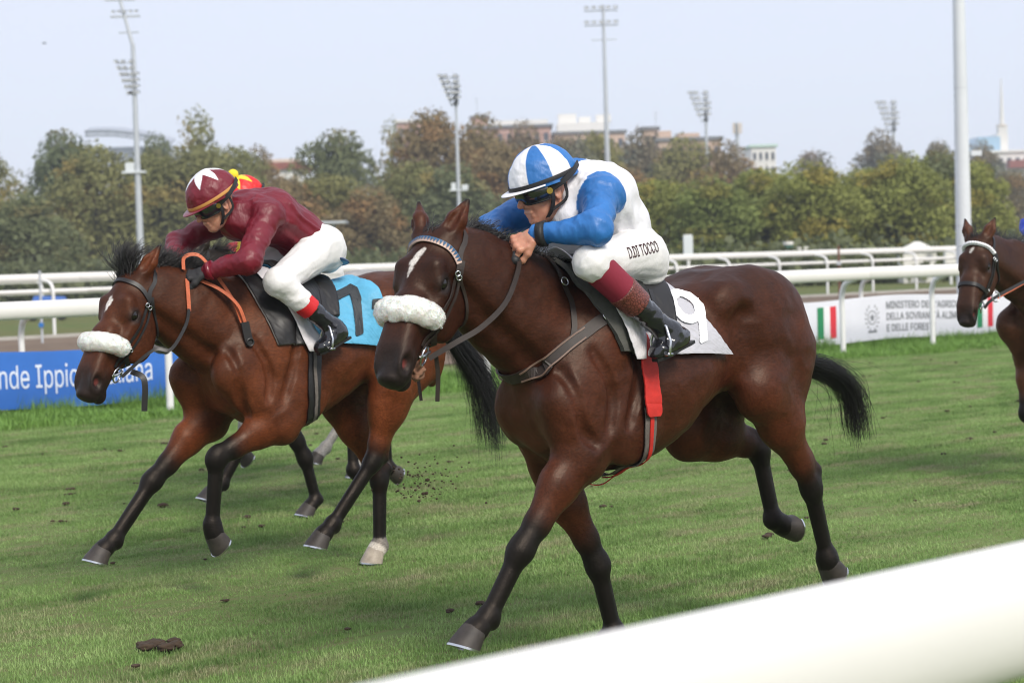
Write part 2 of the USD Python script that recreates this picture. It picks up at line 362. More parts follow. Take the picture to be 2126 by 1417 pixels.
        co, d = hoof_frame(fe, toe); B.ell(fe - cf * .036 + c * .01, (.018, .022, .024), x=cf, z=c, k=.02)
        B.seg(fe, co - d * .01, .036, .040, .035, .044, k=.02); B.seg(co - d * .015, co + d * .01, .046, .048, .047, .050, k=.015)
    # hind legs
    for key, s in (('hl', 1), ('hr', -1)):
        hp, st, hk, fe, toe = (np.asarray(q, float) for q in P[key])
        B.seg(hp, st, .20, .125, .115, .085, k=.06)
        B.seg(hp + V(-.16, 0, -.04), st + (hk - st) * .35 + V(-.02, 0, 0), .12, .075, .085, .055, k=.07)
        B.ell(st + V(.015, 0, .0), (.085, .07, .10), z=st - hp, k=.05)
        g = unit(hk - st); c = unit(fe - hk); bk = -(st - hk); bk = unit(bk - c * (bk @ c)); gb = bk - g * (bk @ g); gb = unit(gb)
        m1, m2 = st + (hk - st) * .38 + gb * .012, st + (hk - st) * .78 + gb * .008
        B.seg(st, m1, .11, .096, .076, .068, k=.06); B.seg(m1, m2, .094, .058, .066, .044, k=.04); B.seg(m2, hk, .054, .044, .042, .040, k=.02)
        B.seg(m1 + V(0, s * .035, 0), m2 + V(0, s * .012, 0) - gb * .01, .04, .02, .03, .015, k=.02)
        pt = hk - c * .055 + bk * .048
        B.seg(st + (hk - st) * .55 + gb * .062, pt, .017, .019, .015, .018, k=.03)
        B.seg(pt, hk + bk * .02 + c * .03, .024, .026, .022, .024, k=.03)
        B.ell(hk - bk * .004, (.048, .043, .065), x=bk, z=c, k=.02)
        B.seg(hk + c * .03, fe - c * .03, .038, .031, .033, .028, k=.025); B.seg(hk + c * .05 + bk * .022, fe + bk * .020, .021, .024, .018, .019, k=.012)
        B.ell(fe + bk * .006, (.046, .040, .046), x=bk, z=c, k=.02); B.ell(fe + bk * .036 + c * .01, (.018, .022, .024), x=bk, z=c, k=.02)
        co, d = hoof_frame(fe, toe)
        B.seg(fe, co - d * .01, .037, .041, .035, .044, k=.02); B.seg(co - d * .015, co + d * .01, .046, .048, .047, .050, k=.015)
    # head
    groove_()
    g = P.get('hs', 1.0); ws = P.get('ws', 1.0); H = lambda t, v, u=0.0: o + g * (e1 * t + e2 * v + e3 * u * ws)
    R3 = lambda *q: tuple(g * x for x in q)
    st_ = [(-.03, -.03, -.15, .055, 0), (.03, -.004, -.19, .083, .1), (.10, .008, -.225, .090, .05), (.18, .010, -.25, .092, .12), (.25, .006, -.255, .080, .2), (.32, -.002, -.235, .068, .25),
           (.39, -.006, -.18, .058, .25), (.46, -.008, -.145, .052, .15), (.52, -.006, -.135, .054, .05), (.565, -.012, -.125, .054, 0), (.60, -.03, -.10, .042, 0)]
    B.loft(o, e1, -e2, [tuple(g * x for x in r[:3]) + (g * ws * r[3],) + r[4:] for r in st_], k=.03)
    for s in (1, -1):
        B.ell(H(.265, .17, s * .062), R3(.105, .032, .085), x=e1, z=e2, k=.04)                # cheek
        B.seg(H(.140, .022, s * .070), H(.19, .050, s * .076), *R3(.020, .018), k=.06)        # brow
        B.seg(H(.225, .085, s * .082), H(.36, .085, s * .060), *R3(.011, .007), k=.05)        # facial crest
        B.ell(H(.192, .066, s * .096), R3(.026, .014, .020), x=e1, z=e2, k=.014, op='-')       # eye socket
        for tt, vv, uu, vv2 in ((.160, .070, .088, .046), (.182, .044, .089, .046)):          # lids
            B.seg(H(tt, vv, s * uu), H(tt + .026, vv2 + .004, s * .091), *R3(.006, .006), k=.015)
        B.seg(H(.172, .096, s * .084), H(.215, .088, s * .082), *R3(.006, .006), k=.02)
        B.seg(H(.30, .02, s * .035), H(.47, .022, s * .038), *R3(.016, .020), k=.07)
        B.ell(H(.53, .035, s * .046), R3(.050, .018, .032), x=e1 + .3 * e2, z=e2, k=.025)     # nostril
        B.ell(H(.535, .038, s * .064), R3(.034, .024, .022), x=e1 + .45 * e2, z=e2, k=.010, op='-')
        B.seg(H(.545, .112, s * .05), H(.42, .118, s * .06), *R3(.006, .004), k=.012, op='-') # mouth
    B.ell(H(.565, .125, 0), R3(.035, .036, .026), x=e1, z=e2, k=.02)                             # lower lip
    B.ell(H(.595, .055, 0), R3(.022, .040, .045), x=e1, z=e2, k=.025)
    ears = {}
    for s in (1, -1):
        tip = np.asarray(P.get('ear_l' if s > 0 else 'ear_r', H(-.17, .05, s * .105)), float); base = H(.0, .055, s * .052)
        ax = unit(tip - base); Lh = np.linalg.norm(tip - base); op = unit(P.get('ear_face', (.75, s * .5, .1))); op = unit(op - ax * (op @ ax)); sd = np.cross(ax, op)
        m = base + ax * Lh * .45
        B.seg(base - ax * .02, m, .030, .036, .032, .040, n=sd, k=.02); B.seg(m, base + ax * Lh * .93, .034, .008, .038, .008, n=sd, k=.008)
        B.seg(m - ax * Lh * .22 + op * .036, base + ax * Lh * .85 + op * .014, .020, .005, .024, .004, n=sd, k=.008, op='-')
        ears[s] = (base, tip, op)
    ix = np.argwhere(np.abs(B.f) < .03); q = B.lo + B.h * ix; w = sstep(.62, .9, q[:, 2]) * (1 - sstep(.70, .80, q[:, 0]))
    n1, n2 = meshkit.fbm(q * V(6, 6, 6), 3, 21), meshkit.fbm(q * V(13, 13, 9), 2, 5)
    B.f[tuple(ix.T)] += (w * (.010 * (np.abs(n1 - .5) * 2 - .25) + .006 * (n2 - .5))).astype(np.float32)
    m = biggest(B.skin(3))
    return m, dict(B=B, o=o, e1=e1, e2=e2, e3=e3, H=H, ears=ears)

def coat(m, P, fr, base, star=None, socks=(), muzzle=(.012, .010, .010), black=(.0050, .0042, .0040), warm=1.25):
    p = m.vertices; c = np.tile(np.asarray(base, float), (len(p), 1)); nrm = m.vertex_normals
    def mixin(col, w): c[:] = c * (1 - w[:, None]) + np.asarray(col) * w[:, None]
    n = meshkit.fbm(p * 5.0, 3, 3)
    mixin(np.asarray(base) * warm, sstep(.35, .75, n) * .6)
    # warmer on the flank, elbow and gaskin; darker along the back and neck
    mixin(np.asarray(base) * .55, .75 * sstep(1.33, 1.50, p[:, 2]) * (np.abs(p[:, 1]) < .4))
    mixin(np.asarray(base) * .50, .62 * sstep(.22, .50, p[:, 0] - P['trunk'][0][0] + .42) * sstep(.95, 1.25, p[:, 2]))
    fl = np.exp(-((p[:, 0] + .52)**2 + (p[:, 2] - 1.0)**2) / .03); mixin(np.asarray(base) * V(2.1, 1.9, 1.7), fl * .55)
    for key in ('fl', 'fr', 'hl', 'hr'):
        a, b, k, f, t = P[key]; k_, f_, b_ = np.asarray(k), np.asarray(f), np.asarray(b)
        d1, t1 = seg_dist(p, b_, k_); d2, t2 = seg_dist(p, k_, f_); d3, t3 = seg_dist(p, f_, t); d = np.minimum(np.minimum(d1, d2), d3)
        u = np.where((d2 < d1) | (d3 < d1), 1.0, t1); side = (p[:, 1] > 0) == (b_[1] > 0)
        near = (d < .13) & (side | (d < .09))
        mixin(np.asarray(base) * V(1.8, 1.7, 1.5), near * sstep(.05, .3, u) * .6)
        mixin(black, near * sstep(*((.42, .82) if key[0] == 'f' else (.62, .98)), u + (n - .5) * .25))
        if key in socks: mixin((.55, .50, .44), near * (d3 < d2 + .02) * sstep(-.05, .12, t3 + (n - .5) * .2))
    H, e1, e2, e3 = fr['H'], fr['e1'], fr['e2'], fr['e3']; q = (p - fr['o']) / P.get('hs', 1.0); t, v, u = q @ e1, q @ e2, q @ e3 / P.get('ws', 1.0)
    hd = (t > -.05) & (t < .7) & (np.abs(u) < .14) & (v < .30) & (v > -.08)
    mixin(muzzle, hd * sstep(.40, .55, t + (n - .5) * .12) * .92)
    for s in (1, -1):
        mixin(muzzle, hd * (1 - sstep(.02, .055, np.linalg.norm(np.stack([t - .19, v - .07, (u - s * .09) * .7], 1), axis=1))) * .9)
        mixin((.16, .035, .03), hd * (1 - sstep(.010, .02, np.linalg.norm(np.stack([t - .535, v - .035, (u - s * .046)], 1), axis=1))) * .8)
        b, tp, op = fr['ears'][s]; d, tt = seg_dist(p, b, tp)
        ear = (d < .06) & (tt > .05); mixin(black, ear * sstep(.75, .95, tt)); mixin(np.asarray(base) * V(1.7, 1.6, 1.5), ear * sstep(.1, .3, tt) * (1 - sstep(.7, .9, tt)) * .6)
    if star is not None:
        for (t0, u0, r0), (t1, u1, r1) in zip(star[:-1], star[1:]):
            a, b = V(t0, u0), V(t1, u1); w_ = np.stack([t, u], 1); dd = b - a; s_ = np.clip((w_ - a) @ dd / (dd @ dd), 0, 1)
            rr = r0 + (r1 - r0) * s_; dist = np.linalg.norm(w_ - a - s_[:, None] * dd, axis=1) + (meshkit.noise(p * 90) - .5) * .008
            mixin((.62, .58, .54), hd * (v < .06) * (1 - sstep(rr - .003, rr + .003, dist)))
    return np.clip(c, .002, .9)

def hoof_parts(P, key):
    fe, toe = np.asarray(P[key][3], float), np.asarray(P[key][4], float); co, d = hoof_frame(fe, toe)
    side = V(0, 1, 0); f = np.cross(side, d); f = f if f[0] > 0 or key[0] == 'f' else f
    f = unit(np.cross(side, d));  f = f if (f @ V(d[2], 0, -d[0])) < 0 else f
    f = unit(V(-d[2], 0, d[0]))                                      # front of the hoof wall
    ax = unit(d - f * .62) if True else d                            # sole normal: the wall slopes about 50 degrees to the sole
    fr = unit(V(-ax[2], 0, ax[0])); a = np.linspace(0, 2 * np.pi, 24, endpoint=False); rings = []
    for k, (h, rx, ry, sh) in enumerate(((-.012, .046, .046, -.002), (.0, .052, .052, 0), (.018, .056, .054, .006), (.048, .064, .060, .016), (.064, .067, .062, .020))):
        c = co + ax * h + fr * sh; heel = np.where(np.cos(a) < 0, .80, 1.0)
        tilt = -.20 * rx * np.cos(a) * (1 - k / 4)
        rings.append(c + (rx * np.cos(a) * heel)[:, None] * fr + (ry * np.sin(a))[:, None] * side - (tilt)[:, None] * ax * -1)
    v = np.vstack(rings + [[rings[-1].mean(0) - ax * .006], [rings[0].mean(0)]]); F_ = []
    for i in range(4):
        for j in range(24):
            k = (j + 1) % 24; F_ += [(i * 24 + j, i * 24 + k, i * 24 + 24 + k), (i * 24 + j, i * 24 + 24 + k, i * 24 + 24 + j)]
    F_ += [(96 + j, 96 + (j + 1) % 24, 120) for j in range(24)] + [((j + 1) % 24, j, 121) for j in range(24)]
    hoof = trimesh.Trimesh(v, np.array(F_), process=False); trimesh.repair.fix_normals(hoof)
    b = np.linspace(-2.3, 2.3, 22); c = co + ax * .068 + fr * .020
    shoe = strap(c + (.061 * np.cos(b) * np.where(np.cos(b) < 0, .82, 1))[:, None] * fr + (.056 * np.sin(b))[:, None] * side, .017, .008, ax)
    return hoof, shoe

def strands(rng, roots, dirs, lens, sag=0.0, curl=.02, wind=(0, 0, 0), n=9, width=.0016):
    out, wd = [], []
    for r, d, L in zip(roots, dirs, lens):
        p = np.array(r, float); d = unit(d); st = [p.copy()]; ph = rng.uniform(0, 6.28, 3); stp = L / (n - 1)
        for i in range(1, n):
            d = unit(d + V(0, 0, -sag) * stp * 10 + np.asarray(wind) * stp * 10 + curl * np.sin(ph + i * .9) )
            p = p + d * stp; st.append(p.copy())
        out.append(np.array(st)); wd.append(np.linspace(width, width * .35, n))
    return out, wd
SECOND = dict(BAY,
    trunk=[(a + .06, b + .02, c + .03 - .02 * (a < -.3), d, e) for a, b, c, d, e in BAY['trunk']],
    neck=[((.32, 0, 1.255), .285, .19), ((.50, 0, 1.345), .225, .135), ((.65, 0, 1.415), .175, .105), ((.78, 0, 1.47), .135, .082), ((.84, 0, 1.49), .11, .075)],
    head=((.955, -.01, 1.60), (.50, 0, -.866), .22), hs=1.07,
    fl=((.46, .165, 1.08), (.22, .18, .82), (.575, .155, .68), (.60, .125, .35), (.555, .12, .22)),
    fr=((.50, -.165, 1.06), (.42, -.17, .83), (.76, -.145, .565), (1.00, -.125, .305), (1.13, -.12, .205)),
    hl=((-.70, .14, 1.23), (-.50, .185, 1.0), (-.39, .14, .575), (-.13, .12, .275), (0.0, .12, .165)),
    hr=((-.70, -.14, 1.23), (-.43, -.185, .90), (-.63, -.13, .44), (-.605, -.12, .085), (-.53, -.12, -.005)))
# ---------------------------------------------------------------- riders and tack (in the frame of the horse)
def quad_grid(P):
    """A (rows, cols, 3) grid of points as a sheet."""
    r, c = P.shape[:2]; i = np.arange(r * c).reshape(r, c)
    f = np.stack([i[:-1, :-1], i[1:, :-1], i[1:, 1:], i[:-1, 1:]], -1).reshape(-1, 4)
    return P.reshape(-1, 3), np.vstack([f[:, [0, 1, 2]], f[:, [0, 2, 3]]])
def slab(P, N, th):
    """A sheet with thickness th along N."""
    r, c = P.shape[:2]; a, f = quad_grid(P); b, _ = quad_grid(P + N * th); n = len(a)
    ring = np.concatenate([np.arange(c), np.arange(1, r) * c + c - 1, (r - 1) * c + np.arange(c - 2, -1, -1), np.arange(r - 2, 0, -1) * c])
    q = np.stack([ring, np.roll(ring, -1)], 1); e = np.vstack([np.stack([q[:, 0], q[:, 1], q[:, 1] + n], 1), np.stack([q[:, 0], q[:, 1] + n, q[:, 0] + n], 1)])
    m = trimesh.Trimesh(np.vstack([a, b]), np.vstack([f[:, ::-1], f + n, e]), process=False)
    trimesh.repair.fix_normals(m); return m
def spread(B, edge0, edge1, rows, cols, off, z0=1.14, wob=0.0, pw=1.3):
    """Cloth over the back: for each fraction across, from angle -edge to +edge about the barrel's axis; edge0, edge1: (s at the front, s at the back, angle) at the ridge and the hem."""
    P = np.zeros((rows, cols, 3))
    for j, a in enumerate(np.linspace(-1, 1, cols)):
        t = abs(a); f0 = edge0[0] + (edge1[0] - edge0[0]) * t**1.3; b0 = edge0[1] + (edge1[1] - edge0[1]) * t**pw
        s_ = np.linspace(f0, b0, rows); ph = math.radians(a * edge1[2]) + 0 * s_ + math.radians(edge1[3] if len(edge1) > 3 else 0) * a * (np.linspace(0, 1, rows) - .5)
        c = np.stack([s_, 0 * s_, z0 + 0 * s_], 1); d = np.stack([0 * s_, np.sin(ph), np.cos(ph)], 1)
        P[:, j] = B.cast(c, d, off=off)
    G = B.grad(P.reshape(-1, 3)).reshape(P.shape)
    if wob: P = P + G * (wob * np.abs(meshkit.fbm(P * 14, 3, 5) - .45))[..., None] * np.clip(np.abs(np.linspace(-1, 1, cols))[None, :, None] * 1.6 - .3, 0, 1)
    return P, G
def on_body(B, pts, width, th, off=.004, n=40, closed=False, it=14):
    """A strap lying on the body along rough points."""
    p = B.snap(spline(pts, n), off, it); p[1:-1] = .5 * p[1:-1] + .25 * (p[2:] + p[:-2]); g = B.grad(p)
    return strap(p, width, th, g)
def lettering(text, height, frame, B=None, off=.004, bold=True, squeeze=1.0, depth=.0015, size=.012):
    """Letters laid on a body: frame = (origin, x direction, y direction, inward direction)."""
    t = meshkit.text_mesh(text, height, depth, bold=bold); v, f = trimesh.remesh.subdivide_to_size(t.vertices, t.faces, max(size, height / 5), max_iter=8)
    o, x, y, d = (np.asarray(q, float) for q in frame); P = o + (v[:, :1] * squeeze) * x + v[:, 1:2] * y
    if B is not None:
        P = B.cast(P, np.tile(-d, (len(P), 1)), far=.48, off=off); P = P - d * v[:, 2:3]
    else: P = P - d * (v[:, 2:3] + off)
    return trimesh.Trimesh(P, f, process=False)

def cloth_print(text, height, s0, phi0, tilt, B, off, squeeze=1.0, bold=True, z0=1.14, rad=.31):
    """Lettering on a cloth over the back: its foot at the angle phi0 from the top, reading towards the tail."""
    t = meshkit.text_mesh(text, height, .0015, bold=bold); v, f = trimesh.remesh.subdivide_to_size(t.vertices, t.faces, .03, max_iter=9); x, y = v[:, 0] * squeeze, v[:, 1]
    s_ = s0 - x * math.cos(tilt) + y * math.sin(tilt); ph = math.radians(phi0) - (y * math.cos(tilt) + x * math.sin(tilt)) / rad
    d = np.stack([0 * ph, np.sin(ph), np.cos(ph)], 1); P = B.cast(np.stack([s_, 0 * s_, 0 * s_ + z0], 1), d, off=off, n=320) + d * v[:, 2:3]
    return trimesh.Trimesh(P, f, process=False)
def folds(B, pts_dirs, amp, freq, seed):
    """Cloth folds: ridged noise, stretched along a direction, worked into the field near the surface."""
    idx = np.argwhere(np.abs(B.f) < .035); p = B.lo + B.h * idx
    d = unit(pts_dirs); q = p * freq - np.outer(p @ d, d) * freq * .72
    w = meshkit.fbm(q + 1.3 * meshkit.fbm(p * freq * .35, 2, seed + 9)[:, None], 3, seed)
    B.f[tuple(idx.T)] += (amp * (np.abs(w - .5) * 4 - .45)).astype(np.float32)

def rider(name, J, C, at, label, lift=1.25, grip=True):
    base = thing(name, label, 'person', at=(at[0], at[1], lift), rot=HEADING)
    dn = V(0, 0, -lift); put = lambda parent, nm, m, mt, **k: part(parent, nm, (m.copy() if isinstance(m, trimesh.Trimesh) else cat(m)).apply_translation(dn), mt, **k)
    g = {k: np.asarray(v, float) for k, v in J.items()}
    fh, uh = unit(g['face']), None; rh = unit(np.cross(fh, V(0, 0, 1))); uh = np.cross(rh, fh); lh = -rh; O = g['skull']
    K = lambda f, l, u: O + fh * f + lh * l + uh * u
    # --- the body: torso, limbs and neck under the clothes, head and hands finer, one mesh
    sp = [g['pelvis'], g['waist'], g['chest'], g['should']]
    allp = np.vstack([v for k, v in g.items() if k != 'face' and not k.startswith('hup') and v.shape == (3,)]); lo, hi = allp.min(0) - .2, allp.max(0) + .2; hs_ = J.get('hand', 1.0)
    B = Body(lo, hi, .009)
    for a, b, r in zip(sp[:-1], sp[1:], ((.10, .13), (.09, .12), (.10, .14))): B.seg(a, b, r[0] * .9, r[0] * .62, r[1] * .9, r[1] * .72, k=.04)
    for s in ('l', 'r'):
        B.seg(g['sh' + s], g['el' + s], .042, .036, k=.03); B.seg(g['el' + s], g['wr' + s], .036, .024, k=.02); B.seg(g['hip' + s], g['kn' + s], .07, .045, k=.03); B.seg(g['kn' + s], g['an' + s], .042, .032, k=.02); B.seg(g['an' + s], g['an' + s] * .6 + g['toe' + s] * .4, .028, .022, k=.02)
    body = [B.skin(2)]
    Hd = Body(O - .24, O + .22, .0035)
    Hd.ell(K(-.01, 0, .03), (.098, .078, .092), x=fh, z=uh, k=.02); Hd.ell(K(.035, 0, -.045), (.062, .056, .075), x=fh, z=uh, k=.03)
    Hd.seg(K(.012, .048, -.055), K(.070, .012, -.102), .019, .015, k=.03); Hd.seg(K(.012, -.048, -.055), K(.070, -.012, -.102), .019, .015, k=.03)
    Hd.ell(K(.078, 0, -.098), (.016, .018, .014), x=fh, z=uh, k=.02)                                     # chin
    Hd.seg(K(.088, 0, .012), K(.119, 0, -.028), .010, .0125, k=.012); Hd.seg(K(.098, .012, -.036), K(.098, -.012, -.036), .010, .010, k=.008)   # nose
    Hd.seg(K(.086, .030, .022), K(.086, -.030, .022), .014, .014, k=.02)                                    # brow
    for s in (1, -1):
        Hd.ell(K(.080, s * .032, .002), (.016, .018, .013), x=fh, z=uh, k=.015, op='-'); Hd.ell(K(.068, s * .032, .002), (.016, .014, .013), x=fh, z=uh, k=.004)
        Hd.seg(K(.066, s * .050, -.022), K(.080, s * .034, -.030), .017, .014, k=.03)                     # cheekbone
        Hd.ell(K(-.008, s * .080, -.018), (.017, .009, .031), x=fh + .3 * lh * s, z=uh, k=.008); Hd.ell(K(.000, s * .090, -.014), (.008, .007, .018), x=fh, z=uh, k=.006, op='-')   # ear
    Hd.seg(K(.094, .020, -.063), K(.094, -.020, -.063), .0075, .0075, k=.008); Hd.seg(K(.089, .016, -.077), K(.089, -.016, -.077), .0085, .0085, k=.008)
    Hd.seg(K(.104, .024, -.0695), K(.104, -.024, -.0695), .0035, .0035, k=.004, op='-')                    # mouth
    Hd.seg(K(-.02, 0, -.06), K(-.075, 0, -.17), .055, .060, k=.03)
    body.append(biggest(Hd.skin(2)))
    if grip:
        for s in ('l', 'r'):
            sg = 1 if s == 'l' else -1; wr, kn_ = g['wr' + s], g['ha' + s]; ax = unit(kn_ - wr); up = g['hup' + s] if 'hup' + s in g else V(.2, .1 * sg, 1); up = unit(up - ax * (up @ ax)); sd = np.cross(ax, up) * -sg  # sd towards the thumb
            Hn = Body(kn_ - .15, kn_ + .15, .0028)
            Hn.seg(wr - ax * .04, wr + ax * .015, .022, .023, .028, .029, n=sd, k=.02); Hn.seg(wr + ax * .01, wr + ax * .075, .018, .015, .030, .040, n=sd, k=.015)
            for i, (o_, L_, r_) in enumerate(np.array(((.033, .040, .0092), (.011, .044, .0096), (-.011, .041, .0092), (-.031, .033, .0082))) * hs_):
                p0 = wr + ax * (.082 - .004 * abs(i - 1)) + sd * o_; q = [p0 - ax * .03, p0]; an = .35 + .10 * i; d = ax
                for j, fr_ in enumerate((1.0, .68, .52)):
                    an += (.30, .85, .75)[j]; d = ax * math.cos(an) - up * math.sin(an) + sd * (.08 * (1.5 - i)); q.append(q[-1] + unit(d) * L_ * fr_)
                for j in range(4): Hn.seg(q[j], q[j + 1], r_ * (1.04, 1.0, .93, .86)[j], r_ * (1.0, .95, .88, .78)[j], k=.005)
                Hn.ell(p0 + up * .005, (r_ * 1.15,) * 3, k=.008)
            t0 = wr + ax * .022 + sd * .030; t1 = t0 + ax * .034 + sd * .020 - up * .020; t2 = t1 + ax * .028 - up * .018 + sd * .002; t3 = t2 + ax * .018 - up * .016 - sd * .006
            for a, b, r0, r1 in ((t0, t1, .017, .0125), (t1, t2, .012, .0108), (t2, t3, .0108, .0085)): Hn.seg(a, b, r0, r1, k=.01)
            body.append(biggest(Hn.skin(2)))
    skin = put(base, 'body', cat(*body), C['skin'], smooth=True)
    if C.get('gloves'):
        put(skin, 'glove', cat(*[trimesh.Trimesh(m.vertices + m.vertex_normals * .0025, m.faces, process=False) for m in body[2:]]), C['gloves'], smooth=True)
    # --- silks
    S = Body(lo, hi, .006)
    rad = ((.118, .152), (.108, .145), (.130, .174), (.092, .152))
    for i in range(3): S.seg(sp[i] + (V(.02, 0, .02) if i == 0 else 0), sp[i + 1], rad[i][0], rad[i + 1][0], rad[i][1], rad[i + 1][1], k=.05)
    S.seg(g['should'], K(-.055, 0, -.115), .075, .066, k=.05)
    for s in ('l', 'r'):
        S.seg(g['should'] * .45 + g['sh' + s] * .55, g['sh' + s], .085, .082, k=.05)
        S.seg(g['sh' + s], g['el' + s], .072, .054, k=.03); S.ell(g['el' + s], (.054,) * 3, k=.03); S.seg(g['el' + s], g['wr' + s] - unit(g['wr' + s] - g['el' + s]) * .015, .056, .035, k=.03)
    S.seg(g['should'], K(-.070, 0, -.150), .10, .082, k=.05); S.ell((g['should'] + K(-.06, 0, -.15)) / 2 + fh * .02, (.11, .12, .10), k=.05)
    folds(S, g['chest'] - g['pelvis'], .0140, 7.5, J.get('seed', 3)); folds(S, g['chest'] - g['pelvis'], .0065, 18.0, J.get('seed', 3) + 7); m = biggest(S.skin(2)); p = m.vertices
    da = np.full(len(p), 9.0); arm = np.zeros(len(p), bool)
    for s in ('l', 'r'):
        sg = 1 if s == 'l' else -1
        d1, _ = seg_dist(p, g['sh' + s] + V(.0, .012 * sg, -.005), g['el' + s]); d2, _ = seg_dist(p, g['el' + s], g['wr' + s]); d = np.minimum(d1, d2); arm |= (d < .098)
    cc = C['paint'](p, arm, g) if callable(C['paint']) else np.tile(C['paint'], (len(p), 1))
    silk = put(base, 'silks', m, C['silk'], smooth=True, colors=cc)
    for s in ('l', 'r'):
        w, a = g['wr' + s], unit(g['wr' + s] - g['el' + s]); put(silk, 'cuff', tube([w - a * .045, w - a * .028, w - a * .012], [.050, .047, .044], 16), C['band'], smooth=True)
    # --- breeches
    Q = Body(lo, hi, .007)
    Q.seg(g['pelvis'] + V(-.02, 0, 0), g['waist'], .110, .100, .145, .130, k=.05)
    for s in ('l', 'r'):
        sg = 1 if s == 'l' else -1
        Q.ell(g['pelvis'] + V(-.045, sg * .08, -.02), (.105, .092, .12), k=.05)
        Q.seg(g['hip' + s], g['kn' + s], .105, .066, .10, .064, k=.05); Q.ell(g['kn' + s], (.068, .062, .066), k=.03); a = g['an' + s] - g['kn' + s]
        Q.seg(g['kn' + s], g['kn' + s] + a * C.get('breech_end', .1), .064, .060, k=.02)
    folds(Q, g['knl'] - g['hipl'], .0065, 16.0, 11); mq = biggest(Q.skin(2)); br = put(base, 'breeches', mq, C['white'], smooth=True)
    if C.get('lettering'):
        t_, o_, x_, y_, d_, h_ = C['lettering']; put(br, 'lettering', lettering(t_, h_, (o_, x_, y_, d_), Q, off=.0025, squeeze=.66, size=.02, bold=False), C['ink'], smooth=False)
    for s in ('l', 'r'):
        kn_, an_, toe, he = g['kn' + s], g['an' + s], g['toe' + s], g['heel' + s]; a = an_ - kn_; n1 = unit(a)
        for nm, t0, t1, r0, r1, mt in C['shins']:
            r_ = Body(np.minimum(kn_, an_) - .12, np.maximum(kn_, an_) + .12, .006); r_.seg(kn_ + a * t0, kn_ + a * t1, r0, r1, k=.0)
            q0, q1 = kn_ + a * (t0 - .02), kn_ + a * t1; cut = [(n1, -(q0 @ n1)), (-n1, q1 @ n1)]
            idx = np.argwhere(np.abs(r_.f) < .2); pp = r_.lo + r_.h * idx
            r_.f[tuple(idx.T)] = np.maximum(r_.f[tuple(idx.T)], np.maximum(-(pp - q0) @ n1, (pp - q1) @ n1)); put(base, nm, biggest(r_.skin(1)), mt, smooth=40)
        t_ = Body(np.minimum(np.minimum(kn_, an_), toe) - .14, np.maximum(np.maximum(kn_, he), an_) + .14, .006); t0 = C['boot_top']
        t_.seg(kn_ + a * t0, an_, .052, .042, k=.02); fd = unit(toe - he); fs = np.cross(fd, V(0, 1, 0)); fs = fs if fs[2] > 0 else -fs
        t_.ell(an_ * .7 + he * .3 - fs * .0, (.05, .04, .05), x=fd, z=fs, k=.03); t_.seg(he + fs * .028 + fd * .03, toe + fs * .030 - fd * .035, .034, .027, .034, .041, k=.03); t_.seg(an_, (he + toe) / 2 + fs * .04, .045, .038, k=.03)
        t_.seg(toe - fd * .06 + fs * .024, toe - fd * .015 + fs * .018, .025, .016, .038, .026, k=.02)
        q0 = kn_ + a * (t0 - .01); idx = np.argwhere(np.abs(t_.f) < .2); pp = t_.lo + t_.h * idx; t_.f[tuple(idx.T)] = np.maximum(t_.f[tuple(idx.T)], -(pp - q0) @ n1)
        folds(t_, V(0, 1, 0), .004, 22.0, 5); boot = put(base, 'boot', biggest(t_.skin(1)), C['boot'], smooth=True)
        put(boot, 'sole', strap(np.array([he + fd * x_ + fs * (-.003) for x_ in np.linspace(-.01, np.linalg.norm(toe - he) - .005, 8)]), [.05, .06, .055, .055, .065, .07, .062, .03], .012, fs), C['sole'])
    # --- helmet with its silk, peak, band; goggles
    az, el = np.meshgrid(np.linspace(0, 2 * np.pi, 217), np.linspace(0, 1, 60)); th = el * math.radians(97)
    sc = C.get('helmet', (.142, .117, .134)); R_ = 1 + .006 * np.sin(az * 12 + 3) * np.sin(th)**4
    Pn = K(-.012, 0, .036) + (sc[0] * np.sin(th) * np.cos(az) * R_)[..., None] * fh + (sc[1] * np.sin(th) * np.sin(az) * R_)[..., None] * lh + (sc[2] * np.cos(th))[..., None] * uh
    v, f = quad_grid(Pn); hm = trimesh.Trimesh(v, f, process=False); trimesh.repair.fix_normals(hm)
    if (hm.vertex_normals[2000:9000] * (hm.vertices[2000:9000] - K(0, 0, .02))).sum() < 0: hm.invert()
    hm = trimesh.Trimesh(hm.vertices + hm.vertex_normals * (.010 * (meshkit.fbm(hm.vertices * 24, 3, 2) - .5))[:, None], hm.faces, process=False)
    nrm = hm.vertices - K(-.012, 0, .036); A, E_ = np.arctan2(nrm @ lh, nrm @ fh), np.arctan2(nrm @ uh, np.hypot(nrm @ fh, nrm @ lh))
    hel = put(base, 'helmet', hm, C['silk'], smooth=True, colors=C['cap'](A, E_))
    b = np.linspace(-1.15, 1.15, 21); rows = []
    for k_, (o_, u_) in enumerate(((0, 0), (.022, .001), (.044, -.004))): rows.append(K(-.012, 0, .034) + ((sc[0] + .001 + o_ * np.cos(b * .9)) * np.cos(b))[:, None] * fh + ((sc[1] + .001 + o_ * .3) * np.sin(b))[:, None] * lh + (u_ * np.cos(b) - .008)[:, None] * uh)
    put(hel, 'peak', slab(np.stack(rows), np.tile(uh, (3, 21, 1)), .004), C['peak'], smooth=True)
    a_ = np.linspace(0, 2 * np.pi, 49); ring = lambda r, u, t: K(-.012, 0, .036) + (np.cos(a_) * sc[0] * r)[:, None] * fh + (np.sin(a_) * sc[1] * r)[:, None] * lh + (u + t * np.cos(a_))[:, None] * uh
    rg = ring(1.025, .006, -.004); put(hel, 'hatband', strap(rg, .015, .003, rg - K(-.012, 0, .036)), C['hatband'], smooth=True)
